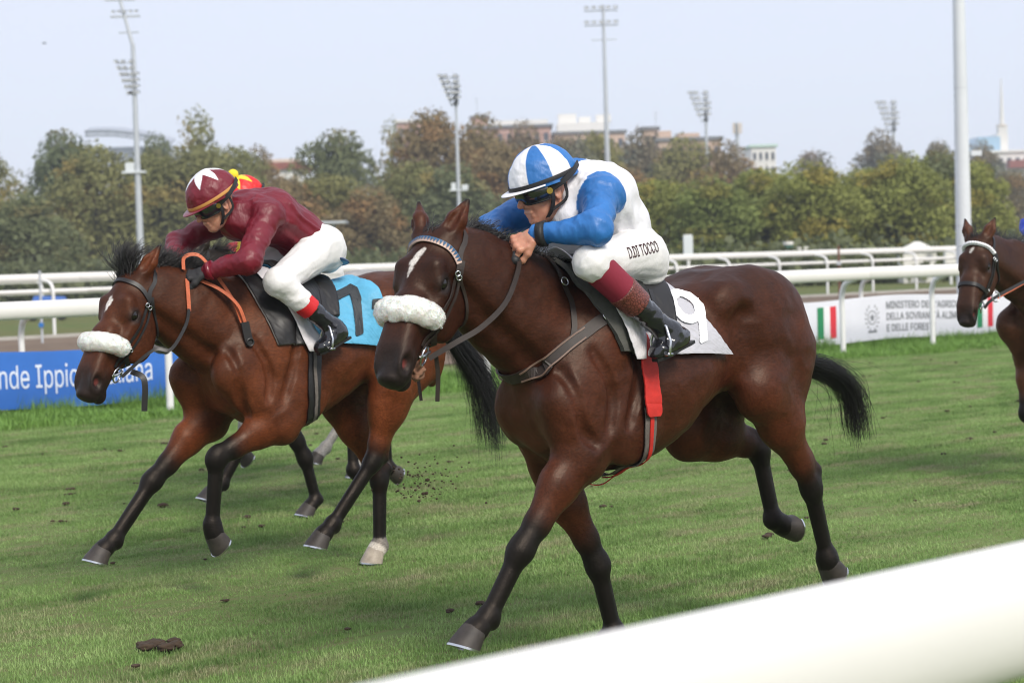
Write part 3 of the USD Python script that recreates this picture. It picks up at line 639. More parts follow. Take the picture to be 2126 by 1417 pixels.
    if C.get('button'): put(hel, 'pompom', trimesh.creation.icosphere(2, .033).apply_translation(K(-.012, 0, .058 + sc[2])), C['button'], smooth=True)
    a2 = np.linspace(-1.25, 1.25, 27); wv = lambda o_, u_: K(-.004, 0, .006) + ((.108 + o_) * np.cos(a2))[:, None] * fh + ((.086 + o_) * np.sin(a2))[:, None] * lh + u_ * uh
    nose = .014 * np.exp(-(a2 / .22)**2)[:, None] * uh
    lens = slab(np.stack([wv(.002, -.036) + nose, wv(.012, -.018) + nose * .4, wv(.016, .002), wv(.010, .022)]), np.tile((wv(.1, 0) - wv(0, 0)) * 10, (4, 1, 1)), .003)
    gg = put(base, 'goggles', lens, C['lens'], smooth=True)
    fr_ = np.vstack([wv(.007, .023), (wv(.003, -.037) + nose)[::-1], wv(.007, .023)[:1]]); put(gg, 'goggle_frame', tube(fr_, .0042, 6), C['rubber'], smooth=True)
    for s in (1, -1):
        c_ = K(.032, s * .094, .000); put(gg, 'vent_knob', tube([c_, c_ + (lh * s + fh * .35) * .010], [.013, .012], 14), C['brass'])
        put(gg, 'goggle_strap', strap(np.array([K(.025, s * .092, .002), K(-.03, s * .119, .020), K(-.09, s * .105, .040), K(-.142, s * .062, .055)]), .022, .003, np.array([lh * s, lh * s, lh * s - fh * .4, lh * s - fh]), n=14), C['rubber'])
        put(base, 'chin_strap', strap(np.array([K(.020, s * .094, .02), K(.022, s * .088, -.035), K(.038, s * .062, -.085), K(.058, s * .012, -.118)]), .017, .003, np.array([lh * s, lh * s, lh * s - uh * .4, -uh]), n=14), C['rubber'])
        put(base, 'ear_guard', strap(np.array([K(-.045, s * .092, .02), K(-.035, s * .086, -.05), K(.030, s * .072, -.075)]), .012, .003, np.array([lh * s, lh * s, lh * s]), n=10), C['rubber'])
    return base, B, Q
# ---------------------------------------------------------------- looks
horse_look = usdkit.material(stage, LOOKS + '/horse_coat', {'tc': ('texture_coordinate', {}), 'at': ('attribute', {'attribute': 'coat'}), 'm': ('mapping', {'scale': (.35, 1, .8)}),
    'n1': ('noise_texture', {'scale': 6.0, 'detail': 6, 'roughness': .62}), 'r1': ('rgb_ramp', {'ramp': [(.3, sock(.62)), (.7, sock(1.22))]}), 'n2': ('noise_texture', {'scale': 150.0, 'detail': 3, 'roughness': .6}), 'r2': ('rgb_ramp', {'ramp': [(.3, sock(.72)), (.7, sock(1.28))]}),
    'x': ('mix', {'mix_type': 'multiply', 'fac': 1.0}), 'y': ('mix', {'mix_type': 'multiply', 'fac': 1.0}), 'rr': ('rgb_ramp', {'ramp': [(.3, sock(.42)), (.7, sock(.58))]}), 'b': ('bump', {'strength': .35, 'distance': .0025}), 'n3': ('noise_texture', {'scale': 22.0, 'detail': 4}), 'b2': ('bump', {'strength': .45, 'distance': .006}),
    'p': ('principled_bsdf', {'specular_ior_level': .27, 'specular_tint': (1.0, .86, .74)})},
    [('tc.object', 'm.vector'), ('tc.object', 'n1.vector'), ('m.vector', 'n2.vector'), ('tc.object', 'n3.vector'), ('n1.fac', 'r1.fac'), ('n2.fac', 'r2.fac'), ('at.color', 'x.color1'), ('r1.color', 'x.color2'), ('x.color', 'y.color1'), ('r2.color', 'y.color2'), ('y.color', 'p.base_color'), ('n1.fac', 'rr.fac'), ('rr.color', 'p.roughness'),
     ('n3.fac', 'b2.height'), ('n2.fac', 'b.height'), ('b2.normal', 'b.normal'), ('b.normal', 'p.normal')], surface='p.BSDF')
black_hair = mat('black_hair', (.007, .006, .0055), rough=.42)
grey_hair = mat('grey_hair', (.30, .29, .28), rough=.5)
hoof_look = mat('hoof_horn', (.045, .036, .030), rough=.6, vary=.6, scale=22)
pale_horn = mat('pale_hoof_horn', (.42, .36, .29), rough=.6, vary=.4, scale=22)
steel = mat('polished_steel', (.62, .63, .65), rough=.22, metal=1.0)
eye_look = mat('dark_eye', (.006, .004, .003), rough=.06, spec=.7)
leather_brown = mat('worn_brown_leather', (.026, .016, .012), rough=.55, vary=.4, scale=40)
leather_black = mat('black_leather', (.012, .011, .011), rough=.45, vary=.3, scale=40)
grey_web = mat('grey_girth_webbing', (.14, .12, .105), rough=.8, vary=.35, scale=50)
red_web = mat('red_webbing', (.55, .020, .012), rough=.65, vary=.25, scale=25)
orange_rubber = mat('orange_rubber', (.55, .13, .05), rough=.55, vary=.3, scale=40)
fleece = mat('white_sheepskin', (.92, .90, .86), rough=.95, vary=.05, scale=45, subsurface_weight=.3, subsurface_scale=.02)
pad_look = mat('grey_foam_pad', (.085, .085, .075), rough=.85, vary=.25, scale=30)
cloth_white = mat('white_saddle_cloth', (.72, .70, .73), rough=.6, vary=.15, scale=12, bump=.4, bscale=14, bdist=.02)
cloth_grey = mat('grey_number_cloth', (.46, .46, .50), rough=.55, vary=.15, scale=9, bump=.5, bscale=12, bdist=.02)
print_white = mat('white_print', (.78, .78, .80), rough=.55)
print_black = mat('black_print', (.02, .025, .03), rough=.6)
cloth_blue = mat('pale_blue_number_cloth', (.10, .40, .62), rough=.6, vary=.18, scale=9, bump=.5, bscale=12, bdist=.02)
clay = mat('tongue_tie_cloth', (.20, .10, .06), rough=.9)
skin_look = mat('skin', (.52, .26, .17), rough=.5, vary=.18, scale=35, subsurface_weight=.15, subsurface_scale=.006, dark=(.42, .17, .11))
silk_look = mat('silk', (.5, .5, .5), rough=.47, spec=.5, attr='coat', vary=.2, scale=7, bump=.55, bscale=17, bdist=.012, stretch=(1, 1, .4))
breech_look = mat('white_breeches', (.74, .73, .72), rough=.55, vary=.10, scale=8, bump=.4, bscale=22, bdist=.008)
boot_look = mat('glossy_black_boot', (.008, .008, .010), rough=.16, spec=.6, coat=.5)
maroon_stretch = mat('maroon_stocking', (.20, .010, .028), rough=.75)
gaiter_look = usdkit.material(stage, LOOKS + '/brown_scaled_gaiter', {'tc': ('texture_coordinate', {}), 'v': ('voronoi_texture', {'scale': 75.0, 'feature': 'distance_to_edge'}), 'r': ('rgb_ramp', {'ramp': [(0, (.03, .008, .006)), (.12, (.16, .045, .035))]}),
    'b': ('bump', {'strength': .6, 'distance': .004}), 'p': ('principled_bsdf', {'roughness': .4})}, [('tc.object', 'v.vector'), ('v.distance', 'r.fac'), ('r.color', 'p.base_color'), ('v.distance', 'b.height'), ('b.normal', 'p.normal')], surface='p.BSDF')
red_cuff = mat('red_boot_top', (.55, .012, .016), rough=.6, bump=.4, bscale=90, bdist=.003)
rubber = mat('black_elastic', (.012, .012, .013), rough=.6)
lens_look = mat('goggle_lens', (.010, .012, .016), rough=.06, spec=.8, coat=1.0)
brass = mat('brass', (.62, .42, .10), rough=.3, metal=1.0)
glove_look = mat('dark_glove', (.018, .018, .020), rough=.75, bump=.3, bscale=120, bdist=.003)
ochre = mat('ochre_band', (.50, .24, .06), rough=.6)
BLUE, WHITE, MAROON, RED, YEL = (.022, .150, .44), (.76, .76, .80), (.150, .0042, .015), (.62, .012, .012), (.80, .62, .03)
blue_silk = mat('blue_silk', BLUE, rough=.35, spec=.6); white_peak = mat('white_peak', (.72, .72, .74), rough=.4); maroon_silk = mat('maroon_silk', MAROON, rough=.3, spec=.6); red_silk = mat('red_silk', RED, rough=.4)
yellow_wool = mat('yellow_wool', (.80, .62, .04), rough=.95, bump=.8, bscale=200, bdist=.004)
ink = mat('dark_red_stitching', (.05, .018, .022), rough=.8)
rng = np.random.default_rng(11)

def bridle(h, fr, look, off=.005, brow=None, cheeks=3, rings=True, nosewidth=0):
    B, H, e1, e2, e3 = fr['B'], fr['H'], fr['e1'], fr['e2'], fr['e3']
    crown = [H(.10, .115, .088), H(.05, .10, .082), H(.0, .115, .070), H(-.03, .13, 0), H(.0, .115, -.070), H(.05, .10, -.082), H(.10, .115, -.088)]
    b = part(h, 'bridle', on_body(B, crown, .020, .004, off, 40), look)
    for s in (1, -1):
        part(b, 'cheekpiece', on_body(B, [H(.09, .11, s * .088), H(.18, .115, s * .085), H(.28, .105, s * .070), H(.36, .10, s * .06), H(.43, .10, s * .056)], .014, .004, off, 30), look)
        if cheeks > 1:
            part(b, 'cheekpiece', on_body(B, [H(.09, .125, s * .088), H(.18, .14, s * .085), H(.28, .135, s * .072), H(.38, .125, s * .06), H(.45, .115, s * .056)], .011, .004, off + .002, 30), look)
            part(b, 'throat_latch', on_body(B, [H(.07, .12, s * .088), H(.14, .18, s * .088), H(.20, .235, s * .072), H(.245, .262, s * .03)], .012, .004, off, 24), look)
            for q, w in ((H(.115, .108, s * .092), 1), (H(.118, .124, s * .094), 1), (H(.33, .126, s * .072), .8)):
                p = B.snap(q, .010)[0]; part(b, 'buckle', torus(p, B.grad(p)[0], .010 * w, .0025, 12, 6), steel, smooth=True)
        if rings:
            p = B.snap(H(.455, .118, s * .056), .012)[0]; n_ = B.grad(p)[0]
            part(b, 'bit_ring', torus(p + e2 * .012, n_, .036, .0042, 24, 8), steel, smooth=True)
            part(b, 'bit_bar', tube(np.array([p - e2 * .02 + e1 * .02, p + e1 * .005, p + e2 * .03 - e1 * .03]) + n_ * .004, [.006, .008, .006], 8), steel, smooth=True)
            part(b, 'chin_strap', on_body(B, [H(.44, .14, s * .052), H(.455, .15, s * .035), H(.46, .152, 0)], .016, .004, off, 14), look)
            part(b, 'noseband_strap', on_body(B, [H(.36, .13, s * .062), H(.37, .165, s * .04), H(.372, .175, 0)], .022, .005, off, 16), look)
    fb = [H(.085, .105, .090), H(.055, .05, .082), H(.045, .0, .05), H(.042, -.008, 0), H(.045, .0, -.05), H(.055, .05, -.082), H(.085, .105, -.090)]
    return b, fb
def noseband(h, fr, r=.047, t=.345, name='noseband'):
    H, e1, e2, e3 = fr['H'], fr['e1'], fr['e2'], fr['e3']
    a = np.linspace(-2.05, 2.05, 45); c = np.array([H(t - .012 * abs(x), .062 - .082 * math.cos(x), .082 * math.sin(x)) for x in a])
    rr = r * np.clip(1.0 - .12 * (np.abs(a) / 2.05)**2, .3, 1) * np.where(np.abs(a) > 1.95, .6, 1)
    m = tube(c, rr, 26); m = m.subdivide(); v = m.vertices; n = m.vertex_normals
    m = trimesh.Trimesh(v + n * (.013 * (meshkit.fbm(v * 55, 3, 4) - .5) + .005 * (meshkit.fbm(v * 12, 2, 8) - .5))[:, None], m.faces, process=False)
    q = part(h, name, m, fleece, smooth=True, label='thick white sheepskin roll across the nose')
    ix = rng.integers(0, len(v), 22000); n = m.vertex_normals
    st, wd = strands(rng, m.vertices[ix], n[ix] + rng.normal(0, .5, (len(ix), 3)), rng.uniform(.003, .0055, len(ix)), curl=.3, n=3, width=.0015)
    curves(q, 'wool', st, wd, fleece)
    return q
def rein(h, pts, look, w=.019, up=(0, 1, .3), n=30, name='rein'): return part(h, name, strap(np.asarray(pts, float), w, .004, up, n), look)
def crest_hair(h, fr, P, t0, t1, n, L, d, look, sag=.35, wind=(0, 0, 0), sprd=.3, seed=1, name='mane', fore=0):
    r = np.random.default_rng(seed); B = fr['B']; ax = np.array([q[0] for q in P['neck']], float); roots = []
    t = r.uniform(t0, t1, n); sp = spline(ax, 60); i = (t * 59).astype(int); dn = V(0, 0, 1)
    tg = np.gradient(sp, axis=0)[i]; tg /= np.linalg.norm(tg, axis=1, keepdims=True); up = np.tile(dn, (n, 1)) - tg * (tg @ dn)[:, None]; up /= np.linalg.norm(up, axis=1, keepdims=True)
    up[:, 1] += r.normal(0, .07, n); roots = B.cast(sp[i], up, far=.42, off=-.004)
    if fore:
        m = fore; roots = np.vstack([roots, B.snap(np.array([fr['H'](x, .03, y) for x, y in zip(r.normal(.0, .02, m), r.normal(0, .022, m))]), -.003)])
    k = len(roots); dirs = np.asarray(d) + r.normal(0, sprd, (k, 3)); ln = r.uniform(.5, 1.05, k) * L
    st, wd = strands(r, roots, dirs, ln, sag=sag, curl=.10, wind=wind, n=9, width=.0026)
    return curves(h, name, st, wd, look)
def tail_hair(h, path, n, look, seed, spread=(.018, .075), wd=.0024):
    r = np.random.default_rng(seed); g = spline(path, 22); st, ww = [], []; tg = np.gradient(g, axis=0); tg /= np.linalg.norm(tg, axis=1, keepdims=True)
    lock = r.normal(0, 1, (26, 3))
    for i in range(n):
        u = np.linspace(0, 1, 22); k = lock[r.integers(26)] * .8 + r.normal(0, .5, 3); k *= .62
        w = spread[0] + (spread[1] - spread[0]) * np.clip(u * 1.25, 0, 1)**1.3
        p = g + k * w[:, None] + .012 * np.sin(u[:, None] * r.uniform(4, 10) + r.uniform(0, 6.28, 3)) * u[:, None]
        if r.random() < .06: p += (r.normal(0, .07, 3) * (u**2)[:, None])
        e = int(r.uniform(13, 22)) if r.random() < .6 else 22; st.append(p[:e]); ww.append(np.linspace(wd, wd * .3, e))
    core = tube(g[:14], np.interp(np.arange(14), [0, 4, 13], [.030, .028, .012]), 10)
    q = part(h, 'tail', core, look, smooth=True); curves(q, 'tail_hair', st, ww, look); return q

def whole_horse(name, P, at, label, base, look_star, voxel, socks=(), group=None, hair=black_hair, **ck):
    h = thing(name, label, 'horse', group, at=at, rot=HEADING)
    m, fr = horse_body(P, voxel)
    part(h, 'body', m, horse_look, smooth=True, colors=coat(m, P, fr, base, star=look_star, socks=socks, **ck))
    for s in (1, -1): part(h, 'eye', trimesh.creation.icosphere(3, .0255 * P.get('hs', 1)).apply_translation(fr['H'](.188, .066, s * .0790)), eye_look, smooth=True)
    for k in ('fl', 'fr', 'hl', 'hr'):
        a, b = hoof_parts(P, k); q = part(h, 'hoof', a, pale_horn if k in socks else hoof_look, smooth=40); part(q, 'horseshoe', b, steel)
    return h, fr

# ---------------------------------------------------------------- the leading dark bay and its rider in blue and white
AT1 = V(.3635, 7.92, 0)
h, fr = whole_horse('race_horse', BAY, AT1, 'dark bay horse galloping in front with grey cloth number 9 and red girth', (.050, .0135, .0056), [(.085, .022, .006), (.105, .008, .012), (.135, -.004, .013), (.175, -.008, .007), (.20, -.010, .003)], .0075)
B1, H = fr['B'], fr['H']
b, fb = bridle(h, fr, leather_brown)
bm = on_body(B1, fb, .021, .005, .006, 48); bb = part(b, 'browband', bm, mat('pale_peach_leather', (.50, .36, .30), rough=.5), label='browband with blue and pale triangles')
p_ = B1.snap(spline(fb, 60), .0115); g_ = B1.grad(p_); t_ = np.gradient(p_, axis=0); t_ /= np.linalg.norm(t_, axis=1, keepdims=True); s_ = np.cross(t_, g_); tri = []
for i in range(2, 57, 2):
    q = p_[i]; tri.append(trimesh.Trimesh(np.array([q - t_[i] * .0068 + s_[i] * .0095, q + t_[i] * .0068 + s_[i] * .0095, q - s_[i] * .0095]), [[0, 1, 2], [0, 2, 1]], process=False))
part(b, 'browband_triangle', cat(*tri), mat('blue_leather', (.05, .17, .34), rough=.5), kind='stuff', smooth=False)
noseband(h, fr)
part(h, 'tongue_tie', trimesh.Trimesh(*(lambda m: (m.vertices + .010 * (meshkit.noise(m.vertices * 70)[:, None] - .5) * m.vertex_normals * 2, m.faces))(trimesh.creation.icosphere(4, 1.0).apply_transform(np.diag([.03, .026, .034, 1])).apply_translation(H(.50, .165, .02)))), clay, smooth=True)
RL = H(.455, .145, .066)
rein(h, [RL, (.86, .13, 1.31), (.76, .155, 1.36), (.65, .165, 1.445), (.55, .125, 1.56), (.50, .075, 1.625)], leather_brown, .020)
rein(h, [H(.455, .145, -.066), (.86, -.06, 1.36), (.70, -.13, 1.47), (.60, -.06, 1.60), (.55, -.01, 1.64)], leather_brown, .021)
for s in (1, -1):
    part(h, 'martingale_strap', strap(np.array([RL + V(-.03, 0, .02), RL + V(-.055, -.02, -.06), RL + V(-.06, -.035, -.16)]) * (1, s, 1), .016, .004, (.3, .9 * s, .1), 10), leather_brown)
    part(h, 'breast_strap', on_body(B1, [(.15, .25 * s, 1.405), (.25, .23 * s, 1.355), (.37, .21 * s, 1.285), (.46, .14 * s, 1.20), (.50, .06 * s, 1.155), (.505, 0, 1.145)], .046, .005, .006, 40), leather_brown)
    part(h, 'breast_strap_edge', cat(*[on_body(B1, [V(.30, .22 * s, 1.325 + o), V(.37, .21 * s, 1.285 + o), V(.46, .14 * s, 1.20 + o), V(.50, .06 * s, 1.155 + o)], .006, .004, .0095, 30) for o in (.021, -.021)]), mat('tan_edge', (.16, .10, .075), rough=.6) if s == 1 else LOOKS + '/tan_edge', label='pale stitched edge of the breast strap')
    part(h, 'neck_strap', on_body(B1, [(.33, .02 * s, 1.60), (.32, .10 * s, 1.545), (.31, .17 * s, 1.45), (.33, .20 * s, 1.36), (.355, .21 * s, 1.30)], .022, .004, .006, 30), leather_brown)
p = B1.snap((.315, .13, 1.515), .014)[0]; part(h, 'buckle', torus(p, B1.grad(p)[0], .016, .003, 12, 6), steel, smooth=True)
p = B1.snap((.20, .24, 1.385), .014)[0]; part(h, 'buckle', torus(p, B1.grad(p)[0], .018, .003, 12, 6), steel, smooth=True)
Pp, G = spread(B1, (.27, -.30), (.155, -.22, 68), 40, 60, .006); part(h, 'saddle_pad', slab(Pp, G, .018), pad_look, smooth=40)
Pp, G = spread(B1, (.12, -.27), (-.01, -.46, 75, 5), 60, 90, .029, wob=.006, pw=1.9); cl = part(h, 'number_cloth', slab(Pp, G, .003), cloth_grey, smooth=True, label='pale grey number cloth')
Pp, G = spread(B1, (.25, -.04), (.10, .045, 76), 30, 70, .040, wob=.01); part(h, 'front_flap', slab(Pp, G, .003), cloth_white, smooth=True, label='white cloth folded over the pad')
part(cl, 'number', cloth_print('9', .225, -.205, 70, .30, B1, .036, 1.05), print_white, smooth=False)
part(h, 'girth', on_body(B1, [(.01, .27, 1.33), (.015, .285, 1.22), (.02, .285, 1.10), (.022, .27, .985)], [.080] * 30 + [.086] * 8 + [.080, .062], .006, .030, 40, it=16), red_web, label='broad red upper part of the girth')
part(h, 'girth_webbing', on_body(B1, [(.022, .27, 1.02), (.025, .24, .90), (.028, .15, .80), (.028, 0, .765), (.028, -.15, .80), (.025, -.26, .95)], .066, .004, .012, 60), grey_web)
part(h, 'girth_strap', on_body(B1, [(.022, .27, 1.03), (.025, .24, .90), (.028, .15, .80), (.028, 0, .765)], .020, .004, .018, 50), red_web)
part(h, 'girth_strap', strap(np.array([(.03, .06, .742), (.06, .03, .715), (.10, .01, .715), (.14, 0, .735)]), .014, .004, (0, 0, -1), 14), red_web)
part(h, 'saddle', slab(*spread(B1, (.14, -.24), (.06, -.16, 50), 30, 40, .040), .02), leather_black, smooth=True)
for s in (1, -1):
    tr = V(.035, .345 * s, 1.225)
    st = part(h, 'stirrup', cat(tube(tr + V(0, 0, .0) + np.array([(.0, .045, 0), (0, .052, .05), (0, .03, .105), (0, 0, .122), (0, -.03, .105), (0, -.052, .05), (0, -.045, 0)]) , .006, 8), box(tr, (.03, .10, .012))), steel, smooth=True)
    part(st, 'stirrup_leather', strap(np.array([(.035, .345 * s, 1.345), (.02, .31 * s, 1.40), (.0, .26 * s, 1.47)]), .02, .004, (0, s, .3), 10), leather_black)
crest_hair(h, fr, BAY, .18, .98, 1500, .095, (-.75, -.35, .35), black_hair, sag=.6, wind=(-.5, 0, 0), fore=150, seed=4)
crest_hair(h, fr, BAY, .0, .14, 500, .20, (-.7, .35, .28), black_hair, sag=.3, wind=(-.6, 0, .1), seed=9, name='wither_hair')
tail_hair(h, [(-.97, 0, 1.40), (-1.045, 0, 1.29), (-1.09, 0, 1.17), (-1.21, .0, 1.11), (-1.36, .0, 1.065), (-1.48, .0, .97), (-1.52, 0, .80)], 1150, black_hair, 5, spread=(.016, .056))

JOCK1 = dict(pelvis=(-.105, 0, 1.60), waist=(-.065, 0, 1.73), chest=(.035, 0, 1.835), should=(.125, 0, 1.865), skull=(.315, .02, 1.865), face=(.92, -.20, -.31),
    shl=(.15, .165, 1.835), ell=(.33, .31, 1.705), wrl=(.455, .115, 1.69), hal=(.545, .050, 1.635), hupl=(.35, .55, .75), shr=(.11, -.16, 1.84), elr=(.35, -.23, 1.73), wrr=(.53, -.05, 1.66), har=(.60, .0, 1.61),
    hipl=(-.07, .12, 1.60), knl=(.315, .275, 1.58), anl=(-.02, .335, 1.30), toel=(.075, .345, 1.205), heell=(-.125, .335, 1.265),
    hipr=(-.07, -.12, 1.60), knr=(.315, -.275, 1.58), anr=(-.02, -.335, 1.30), toer=(.075, -.345, 1.205), heelr=(-.125, -.335, 1.265), seed=3, hand=1.12)
def paint1(p, arm, g):
    c = np.tile(WHITE, (len(p), 1)).astype(float); c[arm] = BLUE
    yoke = ~arm & (p[:, 0] > .10) & (p[:, 2] > 1.93) & (p[:, 1] < .06); c[yoke] = BLUE; return c
def cap1(A, E):
    k = np.floor((A + math.pi / 16 + 2 * math.pi) / (math.pi / 4)).astype(int) % 2
    c = np.where(k[:, None] == 1, np.array(BLUE)[None], np.array(WHITE)[None]); c[E < .06] = BLUE; c[E > 1.50] = WHITE; return c
base, Bs, Q = rider('person', JOCK1, dict(skin=skin_look, silk=silk_look, paint=paint1, band=rubber, white=breech_look, boot=boot_look, sole=leather_black, boot_top=.52, breech_end=.02, shins=(('stocking', .04, .40, .065, .060, maroon_stretch), ('gaiter', .39, .60, .064, .058, gaiter_look)),
    cap=cap1, peak=white_peak, hatband=rubber, lens=lens_look, rubber=rubber, brass=brass, ink=ink,
    lettering=('D.DI TOCCO', V(.135, .03, 1.59), V(-.97, .05, .10), V(.10, 0, .97), V(0, -1, 0), .044)), AT1, 'person in blue and white silks and quartered cap, crouching on the dark bay horse')
wp = thing('whip', 'black whip handle held in the bare hand of the blue and white rider', 'whip', at=(AT1[0], AT1[1], 1.25), rot=HEADING)
part(wp, 'handle', tube(np.array([(.53, .085, 1.60), (.515, .072, 1.63), (.47, .03, 1.66), (.40, -.04, 1.70)]) - V(0, 0, 1.25), [.017, .012, .009, .008], 10), rubber, smooth=True)
part(wp, 'knob', trimesh.creation.icosphere(2, .019).apply_translation((.532, .088, .347)), rubber, smooth=True)
# ---------------------------------------------------------------- the second bay and its rider in maroon
AT2 = V(-1.129, 10.33, 0)
h, fr = whole_horse('race_horse', SECOND, AT2, 'bright bay horse with white sheepskin noseband and pale blue number cloth, galloping second', (.088, .0235, .0078), [(.13, -.006, .004), (.155, -.004, .014), (.175, -.006, .013), (.205, -.010, .003)], .0085, socks=('hr',))
B2, H = fr['B'], fr['H']
b, fb = bridle(h, fr, leather_black)
part(b, 'browband', on_body(B2, fb, .020, .005, .006, 48), leather_black)
noseband(h, fr, r=.045, t=.365)
RL = H(.455, .145, .066)
rein(h, [RL, (.90, .14, 1.22), (.82, .17, 1.22), (.72, .15, 1.33), (.69, .14, 1.41)], leather_black, .016, n=24)
rein(h, [(.69, .14, 1.40), (.68, .12, 1.48), (.665, .09, 1.555)], orange_rubber, .020, n=14, name='rein_grip')
rein(h, [(.67, .07, 1.60), (.65, .05, 1.66), (.58, .06, 1.67), (.53, .10, 1.60), (.46, .17, 1.45), (.425, .20, 1.32)], orange_rubber, .018, n=30, name='rein_loop')
rein(h, [(.62, .08, 1.56), (.52, .15, 1.50), (.45, .20, 1.42), (.415, .215, 1.32)], orange_rubber, .018, n=24, name='rein_loop')
rein(h, [H(.455, .145, -.066), (.90, -.10, 1.28), (.74, -.12, 1.46), (.67, -.03, 1.58)], leather_black, .016, n=24)
part(h, 'rein_buckle', cat(strap(np.array([(.42, .21, 1.335), (.41, .215, 1.27), (.40, .22, 1.22)]), .04, .018, (.3, 1, .2), 8), torus((.405, .232, 1.235), (.2, 1, 0), .018, .004, 14, 6)), leather_black)
part(h, 'hanging_strap', strap(np.array([H(.40, .20, .05), (.93, .10, 1.08), (.935, .10, .93)]), .028, .006, (.3, .9, .1), 16), leather_black)
Pp, G = spread(B2, (.33, -.25), (.25, -.05, 73), 40, 60, .008); pd = part(h, 'saddle_pad', slab(Pp, G, .012), leather_black, smooth=40)
e_ = np.vstack([Pp[:, 0], Pp[-1:, 0]]); part(pd, 'piping', cat(tube(Pp[0, :] , .005, 6), tube(Pp[:, 0], .005, 6), tube(Pp[:, -1], .005, 6)), mat('grey_piping', (.16, .15, .14), rough=.6), smooth=True)
Pp, G = spread(B2, (.25, -.30), (.075, -.06, 83), 40, 60, .022); part(h, 'under_cloth', slab(Pp, G, .004), cloth_white, smooth=True, label='crumpled pale under cloth')
Pp, G = spread(B2, (.15, -.38), (-.03, -.44, 79, 8), 60, 90, .028, wob=.006, pw=2.0); cl = part(h, 'number_cloth', slab(Pp, G, .003), cloth_blue, smooth=True, label='pale blue number cloth')
part(cl, 'number', cloth_print('7', .235, -.155, 73, .30, B2, .036, 1.15), print_black, smooth=False)
part(cl, 'number', cloth_print('-', .19, -.275, 58, -.2, B2, .036, 1.0), print_black, smooth=False)
part(h, 'girth', on_body(B2, [(.03, .27, 1.33), (.04, .29, 1.15), (.06, .27, .98), (.06, .20, .85), (.06, .08, .79), (.06, 0, .775)], .075, .006, .012, 60), leather_black)
part(h, 'girth_strap', on_body(B2, [(.035, .28, 1.20), (.05, .285, 1.10), (.055, .26, .97), (.055, .20, .86), (.055, .10, .80)], .018, .004, .020, 40), grey_web)
sd_ = part(h, 'saddle', slab(*spread(B2, (.16, -.20), (.08, -.13, 50), 30, 40, .036), .02), leather_black, smooth=True)
part(sd_, 'cantle', cat(trimesh.creation.icosphere(3, 1.0).apply_transform(np.diag([.14, .19, .024, 1])).apply_transform(trimesh.transformations.rotation_matrix(-.25, [0, 1, 0])).apply_translation((-.19, .0, 1.635))), mat('navy_leather', (.03, .06, .13), rough=.35), smooth=True, label='navy blue seat of the racing saddle')
for s in (1, -1):
    tr = V(.03, .35 * s, 1.185); st = part(h, 'stirrup', cat(tube(tr + np.array([(.0, .045, 0), (0, .052, .05), (0, .03, .105), (0, 0, .122), (0, -.03, .105), (0, -.052, .05), (0, -.045, 0)]), .006, 8), box(tr, (.03, .10, .012))), steel, smooth=True)
    part(st, 'stirrup_leather', strap(np.array([(.03, .35 * s, 1.305), (.02, .32 * s, 1.40), (.0, .27 * s, 1.48)]), .02, .004, (0, s, .3), 10), leather_black)
crest_hair(h, fr, SECOND, .45, 1.0, 1300, .13, (-.5, -.2, .8), black_hair, sag=.25, wind=(-.45, 0, .1), fore=0, seed=14)
r_ = np.random.default_rng(3); k_ = 420; ro = B2.snap(np.array([H(x, .04, y) for x, y in zip(r_.normal(-.015, .02, k_), r_.normal(-.01, .022, k_))]), -.003)
st, wd = strands(r_, ro, V(.30, -.1, .75) + r_.normal(0, .2, (k_, 3)), r_.uniform(.10, .19, k_), sag=.15, curl=.08, wind=(-.85, 0, -.25), n=10, width=.0026); curves(h, 'forelock', st, wd, black_hair)
tail_hair(h, [(-.92, 0, 1.42), (-1.0, 0, 1.30), (-1.07, 0, 1.18), (-1.17, 0, 1.06), (-1.25, 0, .94), (-1.30, 0, .80), (-1.32, 0, .60)], 1300, black_hair, 6, spread=(.02, .085))

JOCK2 = dict(pelvis=(-.14, 0, 1.70), waist=(-.03, 0, 1.785), chest=(.12, 0, 1.86), should=(.23, 0, 1.885), skull=(.445, .02, 1.925), face=(.85, -.10, -.50),
    shl=(.24, .165, 1.855), ell=(.44, .29, 1.635), wrl=(.575, .11, 1.585), hal=(.655, .05, 1.565), hupl=(.15, .45, .85), shr=(.25, -.16, 1.86), elr=(.50, -.24, 1.73), wrr=(.655, -.07, 1.63), har=(.715, -.01, 1.58),
    hipl=(-.11, .12, 1.68), knl=(.265, .285, 1.525), anl=(-.025, .335, 1.285), toel=(.085, .345, 1.16), heell=(-.105, .335, 1.235),
    hipr=(-.11, -.12, 1.68), knr=(.265, -.285, 1.525), anr=(-.025, -.335, 1.285), toer=(.085, -.345, 1.16), heelr=(-.105, -.335, 1.235), seed=17)
def paint2(p, arm, g): return np.tile(MAROON, (len(p), 1))
def cap2(A, E):
    c = np.tile(MAROON, (len(A), 1)).astype(float); rr = (math.pi / 2 - E) / .98; w = np.abs(((A + .3) / (2 * math.pi / 6)) % 1 - .5) * 2
    c[rr < .36 + .64 * w**1.5] = WHITE; return c
base2, Bs, Q2 = rider('person', JOCK2, dict(skin=skin_look, silk=silk_look, paint=paint2, band=maroon_silk, white=breech_look, boot=boot_look, sole=leather_black, boot_top=.58, breech_end=.40, gloves=glove_look, shins=(('red_boot_top', .38, .60, .060, .056, red_cuff),),
    cap=cap2, peak=maroon_silk, hatband=ochre, lens=lens_look, rubber=rubber, brass=brass), AT2, 'person in maroon silks with white star on the cap, crouching on the bright bay horse')
